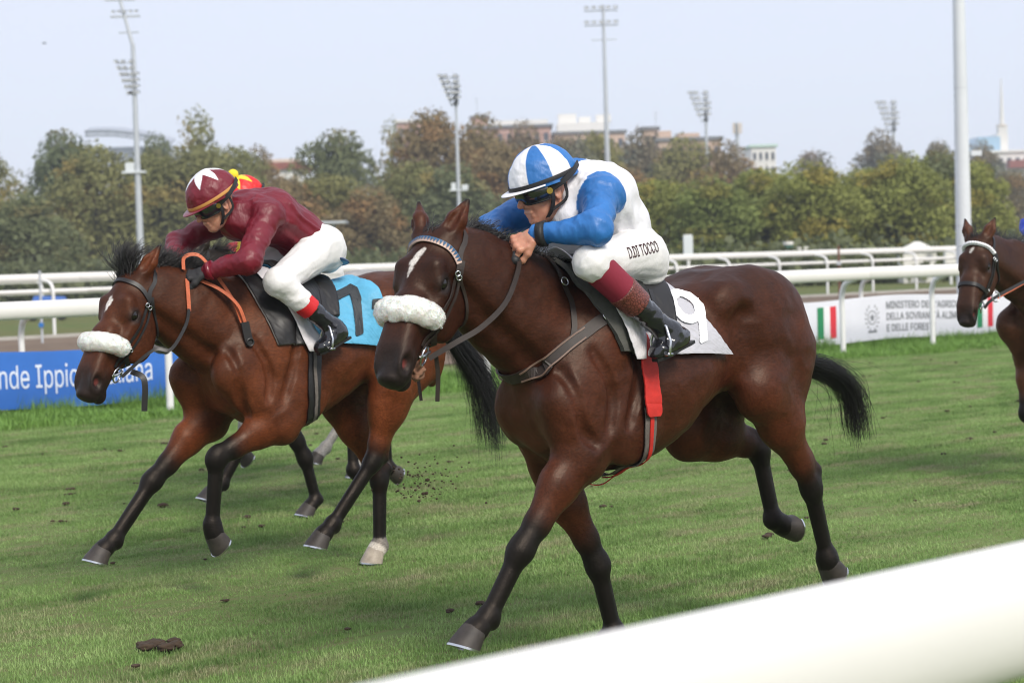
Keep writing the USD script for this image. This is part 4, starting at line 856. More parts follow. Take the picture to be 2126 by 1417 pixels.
# white star on the back of the maroon silks, as an applied patch
sk = None
def star_patch(Bd, o, x, y, d, R):
    from shapely.geometry import Polygon
    a = np.arange(10) * math.pi / 5 + math.pi / 2; rr = np.where(np.arange(10) % 2 == 0, R, R * .42); m = trimesh.creation.extrude_polygon(Polygon(np.stack([rr * np.cos(a), rr * np.sin(a)], 1)), .002, engine='earcut')
    v, f = trimesh.remesh.subdivide_to_size(m.vertices, m.faces, .02); P = np.asarray(o) + v[:, :1] * x + v[:, 1:2] * y
    P = Bd.cast(P, np.tile(-d, (len(P), 1)), far=.4, off=.052); return trimesh.Trimesh(P, f, process=False)
d_ = unit(V(.45, 0, -.9)); part(base2, 'back_star', star_patch(Bs, (.06, -.02, 1.78), unit(V(.9, 0, .45)), V(0, 1, 0), d_, .13).apply_translation((0, 0, -1.25)), print_white, smooth=False, label='white star on the back of the silks')
# ---------------------------------------------------------------- horses and riders farther back, partly hidden
Fd_, Lf_ = V(-math.sin(math.radians(49)), -math.cos(math.radians(49)), 0), V(math.cos(math.radians(49)), -math.sin(math.radians(49)), 0)
def simple_tack(h, fr, cloth, P, brow=None, bl=leather_black):
    B, H = fr['B'], fr['H']; b, fb = bridle(h, fr, bl, cheeks=2)
    part(b, 'browband', on_body(B, fb, .022, .006, .006, 40), brow or bl)
    Pp, G = spread(B, (.27, -.34), (.10, -.40, 74), 30, 40, .016); part(h, 'saddle_cloth', slab(Pp, G, .006), cloth, smooth=True)
    part(h, 'saddle', slab(*spread(B, (.20, -.26), (.10, -.16, 52), 20, 30, .03), .02), leather_black, smooth=True)
    part(h, 'girth', on_body(B, [(.03, .27, 1.33), (.04, .29, 1.12), (.05, .27, .95), (.05, .15, .79), (.05, 0, .765)], .08, .006, .012, 40), leather_black)
    for s in (1, -1): part(h, 'rein', strap(np.array([H(.455, .145, s * .066), H(.40, .34, s * .10), (.66, .12 * s, 1.45), (.60, .03 * s, 1.60)]), .018, .004, (0, s, .3), 20), bl)
    return b
DARK = dict(BAY, hs=1.0, hl=((-.77, .14, 1.23), (-.48, .18, 1.0), (-.50, .14, .58), (-.53, .12, .28), (-.61, .12, .20)), hr=((-.74, -.14, 1.20), (-.44, -.18, .95), (-.44, -.14, .56), (-.42, -.12, .26), (-.50, -.12, .18)))
AT3 = AT2 - Lf_ * 2.0 - Fd_ * 1.5
h, fr = whole_horse('race_horse', DARK, AT3, 'black horse half hidden behind the maroon rider, its dark ear and legs showing', (.012, .010, .009), None, .011)
simple_tack(h, fr, cloth_white, DARK); crest_hair(h, fr, DARK, .2, .98, 500, .10, (-.6, .2, .5), black_hair, seed=24); tail_hair(h, [(-.97, 0, 1.40), (-1.05, 0, 1.28), (-1.15, 0, 1.15), (-1.30, 0, 1.0), (-1.36, 0, .8)], 500, black_hair, 8)
J3 = {k: ((v[0] + {'skull': .12}.get(k, .02), v[1], v[2] + {'skull': .135, 'should': .0, 'shl': .0, 'shr': .0}.get(k, -.04)) if k in ('waist', 'chest', 'should', 'skull', 'shl', 'shr', 'ell', 'elr', 'pelvis', 'hipl', 'hipr') else v) for k, v in JOCK1.items() if k not in ('seed', 'hand')}; J3['face'] = (.85, -.05, -.45); J3['seed'] = 31
def paint3(p, arm, g):
    c = np.tile(RED, (len(p), 1)).astype(float); c[arm & (np.sin(p[:, 0] * 40 + p[:, 2] * 40) > 0)] = YEL; return c
def cap3(A, E):
    c = np.tile(RED, (len(A), 1)).astype(float); rr = (math.pi / 2 - E) / .95; w = np.abs((A / (2 * math.pi / 6)) % 1 - .5) * 2; c[rr < .36 + .64 * w**1.5] = YEL; return c
rider('person', J3, dict(skin=skin_look, silk=silk_look, paint=paint3, band=rubber, white=breech_look, boot=boot_look, sole=leather_black, boot_top=.42, breech_end=.36, gloves=glove_look, shins=(), cap=cap3, peak=red_silk, hatband=rubber, lens=lens_look, rubber=rubber, brass=brass, button=yellow_wool, helmet=(.138, .115, .135)),
    AT3, 'person in red cap with yellow pompom, mostly hidden behind the maroon rider')
GREY = dict(SECOND, hs=1.0)
AT4 = AT2 - Lf_ * 3.6 - Fd_ * 2.55
h, fr = whole_horse('race_horse', GREY, AT4, 'pale grey horse behind the second bay, only its rump and hind feet showing', (.42, .41, .40), None, .012, hair=grey_hair, muzzle=(.12, .11, .11), black=(.26, .25, .24), warm=1.0)
simple_tack(h, fr, cloth_white, GREY); tail_hair(h, [(-.92, 0, 1.42), (-1.0, 0, 1.30), (-1.09, 0, 1.18), (-1.17, 0, 1.06), (-1.25, 0, .8)], 400, grey_hair, 9)

RIGHT = dict(SECOND, fr=((.50, -.165, 1.06), (.30, -.17, .80), (.38, -.145, .45), (.12, -.125, .30), (.02, -.12, .20)), neck=[((.32, 0, 1.26), .26, .165), ((.47, 0, 1.35), .215, .125), ((.70, 0, 1.435), .175, .098), ((.95, 0, 1.515), .14, .082), ((1.02, 0, 1.545), .115, .075)], head=((1.12, 0, 1.65), (.34, 0, -.94), .20), hs=.95)
AT5 = V(3.85, 13.79, 0)
h, fr = whole_horse('race_horse', RIGHT, AT5, 'dark brown horse entering at the right edge, white beaded browband and small star', (.068, .026, .014), [(.075, .006, .006), (.09, .0, .010), (.105, -.008, .005)], .0095)
B5, H = fr['B'], fr['H']
b, fb = bridle(h, fr, leather_black, cheeks=2); part(b, 'browband', on_body(B5, fb, .024, .006, .006, 40), print_white, label='white beaded browband')
p_ = B5.snap(spline(fb, 44), .012); part(b, 'browband_bead', cat(*[trimesh.creation.icosphere(1, .011).apply_translation(q) for q in p_[1:-1:2]]), print_white, kind='stuff', smooth=True)
part(b, 'noseband_strap', on_body(B5, [H(.36, .13, .062), H(.345, .07, .075), H(.335, .005, .05), H(.332, -.012, 0), H(.335, .005, -.05), H(.345, .07, -.075), H(.36, .13, -.062)], .024, .006, .006, 40), leather_black)
p = H(.36, .20, .11); part(b, 'martingale_ring', torus(p, (.3, 1, 0), .03, .005, 20, 8), steel, smooth=True)
rein(h, [H(.455, .145, .066), p, (.62, .20, 1.44), (.52, .14, 1.56)], leather_black, .02); rein(h, [H(.36, .21, .115), (.66, .19, 1.42), (.58, .16, 1.53)], orange_rubber, .022, name='rein_grip')
Pp, G = spread(B5, (.33, -.34), (.14, -.40, 74), 30, 40, .016); part(h, 'saddle_cloth', slab(Pp, G, .006), cloth_white, smooth=True); part(h, 'saddle', slab(*spread(B5, (.22, -.22), (.12, -.14, 52), 20, 30, .03), .02), leather_black, smooth=True)
part(h, 'breast_strap', on_body(B5, [(.21, .25, 1.40), (.31, .23, 1.35), (.43, .21, 1.27), (.52, .13, 1.18), (.555, 0, 1.13)], .04, .005, .006, 40), mat('white_elastic', (.6, .6, .6), rough=.7))
crest_hair(h, fr, RIGHT, .2, .98, 700, .10, (-.6, -.3, .5), black_hair, sag=.5, seed=34, fore=160)
J5 = {k: ((v[0] - .16, v[1], v[2] - .02) if k not in ('face', 'seed', 'hand') and not k.startswith('hup') else v) for k, v in JOCK1.items()}; J5['seed'] = 41
rider('person', J5, dict(skin=skin_look, silk=silk_look, paint=lambda p, a, g: np.tile((.02, .05, .42), (len(p), 1)), band=rubber, white=breech_look, boot=boot_look, sole=leather_black, boot_top=.42, breech_end=.36, shins=(), cap=lambda A, E: np.tile((.02, .05, .42), (len(A), 1)), peak=blue_silk, hatband=rubber, lens=lens_look, rubber=rubber, brass=brass),
    AT5, 'person in plain royal blue silks, cut off by the right edge of the picture')
wp = thing('whip', 'black knobbed whip held upright beside the right-hand horse\'s neck', 'whip', at=(AT5[0], AT5[1], 1.25), rot=HEADING)
part(wp, 'handle', tube(np.array([(.535, .08, .30), (.53, .085, .42), (.52, .09, .50)]), [.010, .012, .013], 8), rubber, smooth=True); part(wp, 'knob', trimesh.creation.icosphere(2, .022).apply_translation((.52, .09, .515)), rubber, smooth=True)
# ---------------------------------------------------------------- the ground (t along the track, n across it, away from the camera)
Tt, Nn = V(math.sin(math.radians(49)), math.cos(math.radians(49)), 0), V(-math.cos(math.radians(49)), math.sin(math.radians(49)), 0)
TN = lambda t, n, z=0.0: Tt * t + Nn * n + V(0, 0, z)
def sheet(t0, t1, n0, n1, z, k=1):
    return trimesh.Trimesh([TN(t0, n0, z), TN(t1, n0, z), TN(t1, n1, z), TN(t0, n1, z)], [[0, 1, 2], [0, 2, 3]], process=False)
def ground_look(name, a, b, c, s1=.35, s2=9.0, rough=.95):
    return usdkit.material(stage, LOOKS + '/' + name, {'g': ('geometry', {}), 'm': ('mapping', {'scale': (1, 1, 1), 'rotation': (0, 0, -.716)}), 'm2': ('mapping', {'scale': (.45, 1.3, 1)}), 'n1': ('noise_texture', {'scale': s1, 'detail': 5, 'roughness': .62}), 'n2': ('noise_texture', {'scale': s2, 'detail': 6, 'roughness': .7}),
        'r1': ('rgb_ramp', {'ramp': [(.36, a), (.62, b)]}), 'r2': ('rgb_ramp', {'ramp': [(.42, sock(0)), (.72, sock(.9))]}), 'x': ('mix', {'color2': c}), 'p': ('principled_bsdf', {'roughness': rough, 'specular_ior_level': .15}), 'b': ('bump', {'strength': .5, 'distance': .03})},
        [('g.position', 'm.vector'), ('m.vector', 'm2.vector'), ('m2.vector', 'n1.vector'), ('m2.vector', 'n2.vector'), ('n1.fac', 'r1.fac'), ('n2.fac', 'r2.fac'), ('r1.color', 'x.color1'), ('r2.color', 'x.fac'), ('x.color', 'p.base_color'), ('n2.fac', 'b.height'), ('b.normal', 'p.normal')], surface='p.BSDF')
turf_soil = ground_look('turf_soil', (.10, .15, .042), (.13, .20, .055), (.15, .12, .07))
far_grass = ground_look('infield_grass', (.10, .115, .035), (.075, .12, .03), (.16, .14, .06), .12, 3.0)
sand = ground_look('sand_track_soil', (.12, .085, .062), (.17, .125, .09), (.20, .16, .12), .2, 4.0)
kerb_look = mat('pale_kerb', (.42, .40, .36), rough=.9, vary=.2, scale=3)
top('ground', trimesh.Trimesh([(-700, -80, -.02), (700, -80, -.02), (700, 1000, -.02), (-700, 1000, -.02)], [[0, 1, 2], [0, 2, 3]], process=False), far_grass, kind='structure')
gx, gy = np.meshgrid(np.linspace(-30, 70, 201), np.linspace(-12, 24, 73), indexing='ij'); gp = np.stack([gx, gy, 0 * gx], -1)
gz = .03 * (meshkit.fbm(gp * .55, 3, 2) - .5) - .012
P_ = Tt * gx[..., None] + Nn * gy[..., None] + gz[..., None] * V(0, 0, 1); v_, f_ = quad_grid(P_); top('turf', (v_, f_), turf_soil, kind='structure', smooth=True)
top('sand_track', sheet(-120, 300, 24.5, 45.7, -.004), sand, kind='structure')
tag(stage.GetPrimAtPath(part('/World', 'kerb', cat(*[box(TN(t, 45.9, .03), (5.96, .34, .08), math.pi / 2 - math.radians(49)) for t in np.arange(-60, 160, 6)]), kerb_look)), kind='structure')

# grass blades: patches of real blades, strewn over the turf
gr = np.random.default_rng(5)
blade_look = usdkit.material(stage, LOOKS + '/grass_blade', {'g': ('geometry', {}), 'm': ('mapping', {'rotation': (0, 0, -.716)}), 'm2': ('mapping', {'scale': (.40, 1.25, .3)}), 'n1': ('noise_texture', {'scale': 1.5, 'detail': 6, 'roughness': .72}), 'n2': ('noise_texture', {'scale': 2.6, 'detail': 5, 'roughness': .68}), 'n3': ('noise_texture', {'scale': 40.0, 'detail': 2}),
    'r1': ('rgb_ramp', {'ramp': [(.38, (.115, .195, .052)), (.50, (.185, .295, .085)), (.62, (.265, .375, .130))]}), 'r2': ('rgb_ramp', {'ramp': [(.51, sock(0)), (.63, sock(.72))]}), 'x': ('mix', {'color2': (.33, .285, .18)}),
    'r3': ('rgb_ramp', {'ramp': [(.3, sock(.78)), (.7, sock(1.22))]}), 'y': ('mix', {'mix_type': 'multiply', 'fac': 1.0}), 'p': ('principled_bsdf', {'roughness': .55, 'specular_ior_level': .3}), 't': ('translucent_bsdf', {}), 'mx': ('mix_closure', {'fac': .25})},
    [('g.position', 'm.vector'), ('m.vector', 'm2.vector'), ('m2.vector', 'n1.vector'), ('m2.vector', 'n2.vector'), ('g.position', 'n3.vector'), ('n1.fac', 'r1.fac'), ('n2.fac', 'r2.fac'), ('r1.color', 'x.color1'), ('r2.color', 'x.fac'), ('x.color', 'y.color1'), ('n3.fac', 'r3.fac'), ('r3.color', 'y.color2'), ('y.color', 'p.base_color'), ('y.color', 't.color'), ('p.BSDF', 'mx.closure1'), ('t.BSDF', 'mx.closure2')], surface='mx.closure')
def grass_patch(n, size, h0, h1, w0, seed, lean=.5):
    r = np.random.default_rng(seed); b = np.stack([r.uniform(-size / 2, size / 2, n), r.uniform(-size / 2, size / 2, n), np.full(n, -.01)], 1); a = r.uniform(0, 6.28, n); hh = r.uniform(h0, h1, n) * r.uniform(.6, 1, n)
    ln = np.stack([np.cos(a), np.sin(a), 0 * a], 1) * (r.uniform(.1, lean, n) * hh)[:, None]; b2 = a + math.pi / 2 + r.normal(0, .4, n); sd = np.stack([np.cos(b2), np.sin(b2), 0 * a], 1) * (w0 * r.uniform(.6, 1.2, n))[:, None]
    up = np.zeros((n, 3)); up[:, 2] = hh; mid = b + up * .55 + ln * .3; tip = b + up + ln
    v = np.stack([b - sd, b + sd, mid + sd * .8, mid - sd * .8, tip], 1).reshape(-1, 3); k = np.arange(n)[:, None] * 5
    return trimesh.Trimesh(v, np.vstack([k + [0, 1, 2], k + [0, 2, 3], k + [3, 2, 4]]), process=False)
def strew(name, protos, pos, rot, scl, idx, m):
    pi = UsdGeom.PointInstancer.Define(stage, free('/World', name)); here = str(pi.GetPath()); rel = pi.CreatePrototypesRel()
    for i, p in enumerate(protos):
        g = usdkit.mesh(stage, f'{here}/tuft_{i:03d}', p, m, smooth=False); rel.AddTarget(g.GetPath())
    pi.CreatePositionsAttr(Vt.Vec3fArray.FromNumpy(np.asarray(pos, np.float32))); pi.CreateProtoIndicesAttr(Vt.IntArray.FromNumpy(np.asarray(idx, np.int32)))
    pi.CreateOrientationsAttr(Vt.QuathArray([Gf.Quath(math.cos(a / 2), 0, 0, math.sin(a / 2)) for a in rot])); pi.CreateScalesAttr(Vt.Vec3fArray.FromNumpy(np.asarray(scl, np.float32)))
    return pi
protos = [grass_patch(2300, .62, .015, .038, .0022, i, .9) for i in range(5)]
cell = .5; pts = []
for t in np.arange(-14, 44, cell):
    for n in np.arange(1.2, 21.6, cell):
        p = TN(t, n); d = p[1]
        if d > 4.2 and abs(p[0]) < d * .31 + 1.6 and d < 46: pts.append(p + np.append(gr.uniform(-.1, .1, 2), .0))
pts = np.array(pts); zz = gr.uniform(.75, 1.3, len(pts)) * (.8 + .5 * meshkit.fbm(pts * .8, 2, 3)); pts[:, 2] = -.006
tag(strew('grass', protos, pts, gr.uniform(0, 6.28, len(pts)), np.stack([np.ones(len(pts))] * 2 + [zz], 1), gr.integers(0, 5, len(pts)), blade_look), 'short mown racetrack grass with worn and yellowed patches', 'grass', kind='stuff')
tall = [grass_patch(420, .62, .10, .24, .004, 20 + i, .6) for i in range(3)]; pts = []
for t in np.arange(-4, 44, .40):
    for n in (19.2, 19.7, 20.2, 20.6, 21.0): pts.append(TN(t + gr.uniform(-.2, .2), n + gr.uniform(-.2, .2)))
pts = np.array(pts); zz = gr.uniform(.5, 1.2, len(pts)) * (.5 + 1.0 * meshkit.fbm(pts * .9, 2, 7)); zz *= np.where(np.arange(len(pts)) % 5 > 2, 1.3, .65)
lush = mat('lush_grass_blade', (.16, .30, .055), rough=.55, vary=.35, scale=2.5, spec=.3)
tag(strew('tall_grass', tall, pts, gr.uniform(0, 6.28, len(pts)), np.stack([np.ones(len(pts))] * 2 + [zz], 1), gr.integers(0, 3, len(pts)), lush), 'longer brighter uncut grass along the foot of the white rail', 'grass', kind='stuff')
# clods of soil kicked up and lying about
soil_look = mat('torn_soil', (.060, .038, .022), rough=1.0, vary=.5, scale=30)
def clod(c, r, seed, flat=.5):
    m = trimesh.creation.icosphere(2, 1.0); v = m.vertices; n = meshkit.fbm(v * 2.1 + seed * 3.7, 3, seed)
    return trimesh.Trimesh(v * (r * (.55 + .9 * n))[:, None] * V(1, 1, flat) + np.asarray(c), m.faces, process=False)
tag(stage.GetPrimAtPath(part('/World', 'turf_clod', cat(*[clod(V(-1.54, 8.51, .015) + V(gr.normal(0, .045), gr.normal(0, .04), 0), gr.uniform(.018, .04), i) for i in range(14)]), soil_look, smooth=True)), 'dark clump of torn turf lying in the lower left grass', 'clod')
cl_ = []
for i in range(420):
    t, n = gr.uniform(-6, 30), gr.uniform(3.5, 18); c = TN(t, n, .008)
    for j in range(gr.integers(1, 4)): cl_.append(clod(c + V(*gr.normal(0, .03, 2), 0), gr.uniform(.006, .026) * (1.9 if i % 9 == 0 else 1), i * 3 + j, .42))
o_ = TN(8.2, 9.4) * 0 + V(-.62, 10.9, .42)
for i in range(150): cl_.append(clod(o_ + gr.normal(0, 1, 3) * V(.11, .16, .06) + V(.1, 0, .0), gr.uniform(.002, .007) * (2 if i % 17 == 0 else 1), 900 + i, .8))
tag(stage.GetPrimAtPath(part('/World', 'turf_crumbs', cat(*cl_), soil_look, smooth=True)), 'brown crumbs of soil on the grass and flying behind the hind hooves', 'soil', kind='stuff')

# ---------------------------------------------------------------- rails, banners
rail_white = mat('white_rail_plastic', (.72, .71, .68), rough=.38, vary=.05, scale=1.2, spec=.5, bump=.15, bscale=3, bdist=.01)
post_white = mat('white_post', (.74, .74, .73), rough=.45, vary=.08, scale=4)
def rail_run(name, label, n, top_z, t0, t1, post_t, foot_n, r=(.055, .095), post_r=.042, group=None, mid=None, seg=6.0, sag=.006, ang=math.radians(49)):
    T_, N_ = V(math.sin(ang), math.cos(ang), 0), V(-math.cos(ang), math.sin(ang), 0); TN = lambda t, n, z=0.0: T_ * t + N_ * n + V(0, 0, z)
    h = thing(name, label, 'rail', group, at=TN((t0 + t1) / 2, n)); o = TN((t0 + t1) / 2, n); k = 0
    nn = (lambda t: n) if not callable(n) else n
    ts = np.arange(t0, t1, seg)
    for a in ts:
        b = min(a + seg, t1) - .004
        part(h, 'top_rail', tube([TN(x, n, top_z - r[1] - sag * math.sin((x - a) / seg * math.pi)) - o for x in np.linspace(a, b, 7)], 1.0, 20, flat=(r[1], r[0]), up=(0, 0, 1)), rail_white, smooth=50)
        if mid: part(h, 'lower_rail', tube([TN(x, foot_n + (n - foot_n) * .3, mid) - o for x in (a, b)], .055, 10), rail_white, smooth=50)
    for t in post_t:
        q = [TN(t, foot_n, -.05), TN(t, foot_n, top_z * .45), TN(t, foot_n, top_z - .42), TN(t, foot_n + (n - foot_n) * .25, top_z - .24), TN(t, foot_n + (n - foot_n) * .9, top_z - r[1] * 1.7)]
        part(h, 'post', tube(spline(np.array(q) - o, 16), post_r, 12), post_white, smooth=50)
    return h
NEAR = math.radians(46.4)
rail_run('track_rail', 'white plastic rail crossing the bottom right corner close to the camera', 1.69, 1.152, -3, 13, (-2.2, 8.1, 10.1, 12.1), 1.34, r=(.058, .103), seg=8.0, ang=NEAR)
rail_run('track_rail', 'white inner rail behind the galloping horses, in front of the white banner', 19.4, 1.325, -6, 60, [-1.0, 1.3, 3.6, 5.9] + list(np.linspace(12.0, 23.77, 6)) + list(np.arange(25.97, 60, 2.2)), 19.72, group=None)
rail_run('track_rail', 'low white rail whose curved posts rise just behind the banners', 25.0, 1.20, -6, 62, np.arange(-3.8 + 1.13, 62, 2.25), 25.3)
rail_run('track_rail', 'tall far white rail with curved brackets and a second beam', 47.0, 1.61, 8, 86, np.arange(9.8, 86, 2.52), 46.4, r=(.06, .10), mid=1.16)
rail_run('track_rail', 'farthest low white rail near the foot of the trees', 72.0, 1.42, 20, 120, np.arange(20, 120, 3.6), 71.6, r=(.06, .09), mid=.85, seg=10)

def banner(name, label, t0, t1, n, z0, z1, m, cat_='banner'):
    h = thing(name, label, cat_, at=TN((t0 + t1) / 2, n)); o = TN((t0 + t1) / 2, n)
    a, b = np.meshgrid(np.linspace(t0, t1, 120), np.linspace(z0, z1, 14), indexing='ij')
    w = lambda t, z: .05 * (meshkit.fbm(np.stack([t * .9, z * .8, 0 * t], -1), 3, 12) - .5)
    P = Tt * a[..., None] + Nn * (n + w(a, b))[..., None] + V(0, 0, 1) * (b + .025 * np.sin(a * 1.5))[..., None] - o
    part(h, 'sheet', slab(P, np.tile(-Nn, P.shape[:2] + (1,)), .003), m, smooth=True)
    def put(nm, mesh2d, t, z, mt, lift=.008):                          # flat artwork: x along t, y up
        v, f = trimesh.remesh.subdivide_to_size(mesh2d.vertices, mesh2d.faces, .09, max_iter=10)
        tt, zz = t + v[:, 0], z + v[:, 1]; Q = Tt * tt[:, None] + Nn * (n + w(tt, zz) - lift - v[:, 2] * .5)[:, None] + V(0, 0, 1) * (zz + .025 * np.sin(tt * 1.5))[:, None] - o
        part(h, nm, trimesh.Trimesh(Q, f, process=False), mt, smooth=False)
    return put
blue_vinyl = mat('blue_banner_vinyl', (.035, .16, .56), rough=.5, vary=.12, scale=1.5); white_vinyl = mat('white_banner_vinyl', (.70, .71, .78), rough=.55, vary=.06, scale=2)
text_white = mat('banner_text_white', (.66, .72, .84), rough=.5); text_grey = mat('banner_text_grey', (.20, .21, .23), rough=.6)
put = banner('banner', 'blue banner with white lettering along the rail at the left edge', 4.2, 12.75, 20.7, .10, .745, blue_vinyl)
TXT = 'Grande Ippica Italiana'
tm_ = meshkit.text_mesh(TXT, .26, .002); tm_.apply_transform(np.diag([.625, 1, 1, 1])); put('lettering', tm_, 10.016, .335, text_white)
put = banner('banner', 'white banner with grey ministry lettering, crest and Italian flags along the rail', 18.0, 34.5, 20.7, .115, .815, white_vinyl)
flag_g, flag_r, flag_w = mat('flag_green', (.02, .22, .09), rough=.6), mat('flag_red', (.62, .03, .05), rough=.6), mat('flag_white', (.75, .75, .78), rough=.6)
def crest_mark():
    a = np.linspace(0, 2 * np.pi, 11)[:-1]; ms = []
    ring = lambda r, w, y, n=28: [trimesh.creation.annulus(r - w, r, .002, sections=n).apply_translation((0, y, 0))]
    ms += ring(.115, .016, 0); from shapely.geometry import Polygon
    rr = np.where(np.arange(10) % 2 == 0, .075, .032); b = np.arange(10) * math.pi / 5 + math.pi / 2
    ms.append(trimesh.creation.extrude_polygon(Polygon(np.stack([rr * np.cos(b), rr * np.sin(b)], 1)), .002, engine='earcut'))
    for s in (1, -1):
        for k in range(7):
            th = -1.2 + k * .38; c = V(s * .165 * math.cos(th), .20 * math.sin(th), .001); l_ = trimesh.creation.box((.05, .018, .002)); l_.apply_transform(trimesh.transformations.rotation_matrix(s * (th + .6), [0, 0, 1])); ms.append(l_.apply_translation(c))
    ms.append(trimesh.creation.box((.22, .035, .002)).apply_translation((0, -.225, .001)))
    return cat(*ms)
for t0 in (17.9, 24.35, 28.5):
    if t0 > 18:
        for m_, x_ in ((flag_g, .0), (flag_w, .15), (flag_r, .30)): put('flag_band', trimesh.creation.box((.15, .50, .002)).apply_translation((x_, 0, .001)), t0 + .06, .475, m_)
    if t0 < 28:
        if t0 > 18: put('crest', crest_mark(), t0 + 1.33, .475, text_grey)
        for i, line in enumerate(("MINISTERO DELL'AGRICOLTURA", "DELLA SOVRANITÀ ALIMENTARE", "E DELLE FORESTE")): put('lettering', meshkit.text_mesh(line, .112, .002, bold=True), t0 + 1.68, .60 - i * .185, text_grey)
# ---------------------------------------------------------------- trees, masts, buildings
far_at = lambda px, D, z=0.0: V(D * (px - 1063) / 4190.0, D, z)          # a place by its bearing and distance
tr_ = np.random.default_rng(77)
def leaf_look(name, a, b, c):
    return usdkit.material(stage, LOOKS + '/' + name, {'at': ('attribute', {'attribute': 'coat'}), 'oi': ('object_info', {}), 'rr': ('rgb_ramp', {'ramp': [(0, a), (.5, b), (1, c)]}), 'mu': ('mix', {'mix_type': 'multiply', 'fac': 1.0}),
        'p': ('principled_bsdf', {'roughness': .6, 'specular_ior_level': .25}), 't': ('translucent_bsdf', {}), 'mx': ('mix_closure', {'fac': .22})},
        [('oi.random', 'rr.fac'), ('rr.color', 'mu.color1'), ('at.color', 'mu.color2'), ('mu.color', 'p.base_color'), ('mu.color', 't.color'), ('p.BSDF', 'mx.closure1'), ('t.BSDF', 'mx.closure2')], surface='mx.closure')
leaf_olive = leaf_look('olive_leaves', (.19, .195, .070), (.225, .215, .070), (.165, .185, .072))
leaf_brown = leaf_look('autumn_leaves', (.20, .160, .078), (.215, .162, .074), (.185, .165, .08))
leaf_green = leaf_look('green_leaves', (.125, .155, .075), (.155, .175, .075), (.135, .16, .08))
leaf_yellow = leaf_look('yellow_green_leaves', (.195, .235, .055), (.25, .265, .06), (.155, .20, .055))
leaf_grey = leaf_look('grey_green_leaves', (.15, .165, .12), (.17, .175, .12), (.18, .17, .13))
bark = mat('bark', (.085, .066, .05), rough=.95, vary=.4, scale=6)
stage.CreateClassPrim('/World/Kinds')
def tree_kind(name, look, h, w, seed, lobes=16, leaves=5200, leaf=.24, low=.18, taper=.55, gaps=.0):
    """A trunk with limbs to the clumps, and a crown of leaf-sized faces gathered in clumps."""
    r = np.random.default_rng(seed); root = stage.CreateClassPrim(f'/World/Kinds/{name}'); path = str(root.GetPath()); cs = []
    for i in range(lobes):
        u = low + (1 - low) * (i + .5) / lobes; q_ = min(max((u - low * .4) / (1 - low * .4), 0), 1); rad = w * .42 * math.sqrt(max(1 - abs(2 * q_ - .85)**3.2, .03)) * math.sqrt(r.uniform(.15, 1.0)); a = i * 2.4 + r.uniform(-.5, .5)
        cs.append((rad * math.cos(a), rad * math.sin(a), h * (.04 + .90 * u) * r.uniform(.92, 1.05) - w * .06, w * r.uniform(.14, .23)))
    tips = [tube(spline([(0, 0, h * .10), (.1, .05, h * .28), (x * .35, y * .35, max(h * .25, z * .62)), (x, y, z)], 9), np.linspace(.020 * h, .004 * h, 9), 6) for x, y, z, s in cs[::2]]
    part(path, 'trunk', cat(tube(spline([(0, 0, -.3), (.04, 0, h * .2), (-.05, .06, h * .5), (0, 0, h * .86)], 12), np.linspace(.030 * h, .006 * h, 12), 9), *tips), bark, smooth=True)
    per = leaves // lobes; P = []; S = []
    for x, y, z, s in cs:
        d = r.normal(0, 1, (per, 3)); d /= np.linalg.norm(d, axis=1, keepdims=True); q = r.uniform(.35, 1.0, per)**.5 * s * (1 + .5 * (meshkit.noise(d * 2.3 + x) - .5))
        P.append(np.array([x, y, z]) + d * q[:, None] * V(1.15, 1.15, .85)); S.append(d)
    P, S = np.vstack(P), np.vstack(S); n = len(P); nz = meshkit.fbm(P * 1.6 / max(w * .2, .5), 2, seed); ok = nz > gaps; P, S = P[ok], S[ok]; n = len(P)
    u = S + r.normal(0, .8, (n, 3)) + V(0, 0, .35); u /= np.linalg.norm(u, axis=1, keepdims=True); e = np.cross(u, r.normal(0, 1, (n, 3))); e /= np.linalg.norm(e, axis=1, keepdims=True); f = np.cross(u, e); L_ = (leaf * r.uniform(.55, 1.25, n))[:, None]
    v = np.stack([P - e * L_, P + f * L_ * .55 + u * L_ * .15, P + e * L_, P - f * L_ * .55 + u * L_ * .1], 1).reshape(-1, 3); k = np.arange(n)[:, None] * 4
    tint = (.72 + .55 * meshkit.fbm(P * .9, 2, seed + 5)) * r.uniform(.75, 1.25, n); warm = (meshkit.noise(P * .45 + 9, seed) > .62) * .25
    col = np.stack([tint * (1 + warm), tint, tint * (1 - warm * .5)], 1)
    part(path, 'crown', trimesh.Trimesh(v, np.vstack([k + [0, 1, 2], k + [0, 2, 3]]), process=False), look, smooth=False, colors=np.repeat(col, 4, 0), kind='stuff')
    return path
KINDS = {}
for nm, lk in (('olive', leaf_olive), ('brown', leaf_brown), ('green', leaf_green), ('yellow', leaf_yellow), ('grey', leaf_grey)):
    for i in range(2): KINDS[nm, i] = tree_kind(f'{nm}_tree_{i + 1:03d}', lk, 10.0, 7.5, 100 + len(KINDS), lobes=32 + 8 * i, leaves=15000, leaf=.165, low=.06, gaps=.2)
KINDS['sparse', 0] = tree_kind('sparse_tree_001', leaf_olive, 10.0, 6.0, 300, lobes=18, leaves=5200, low=.25, leaf=.16, gaps=.36)
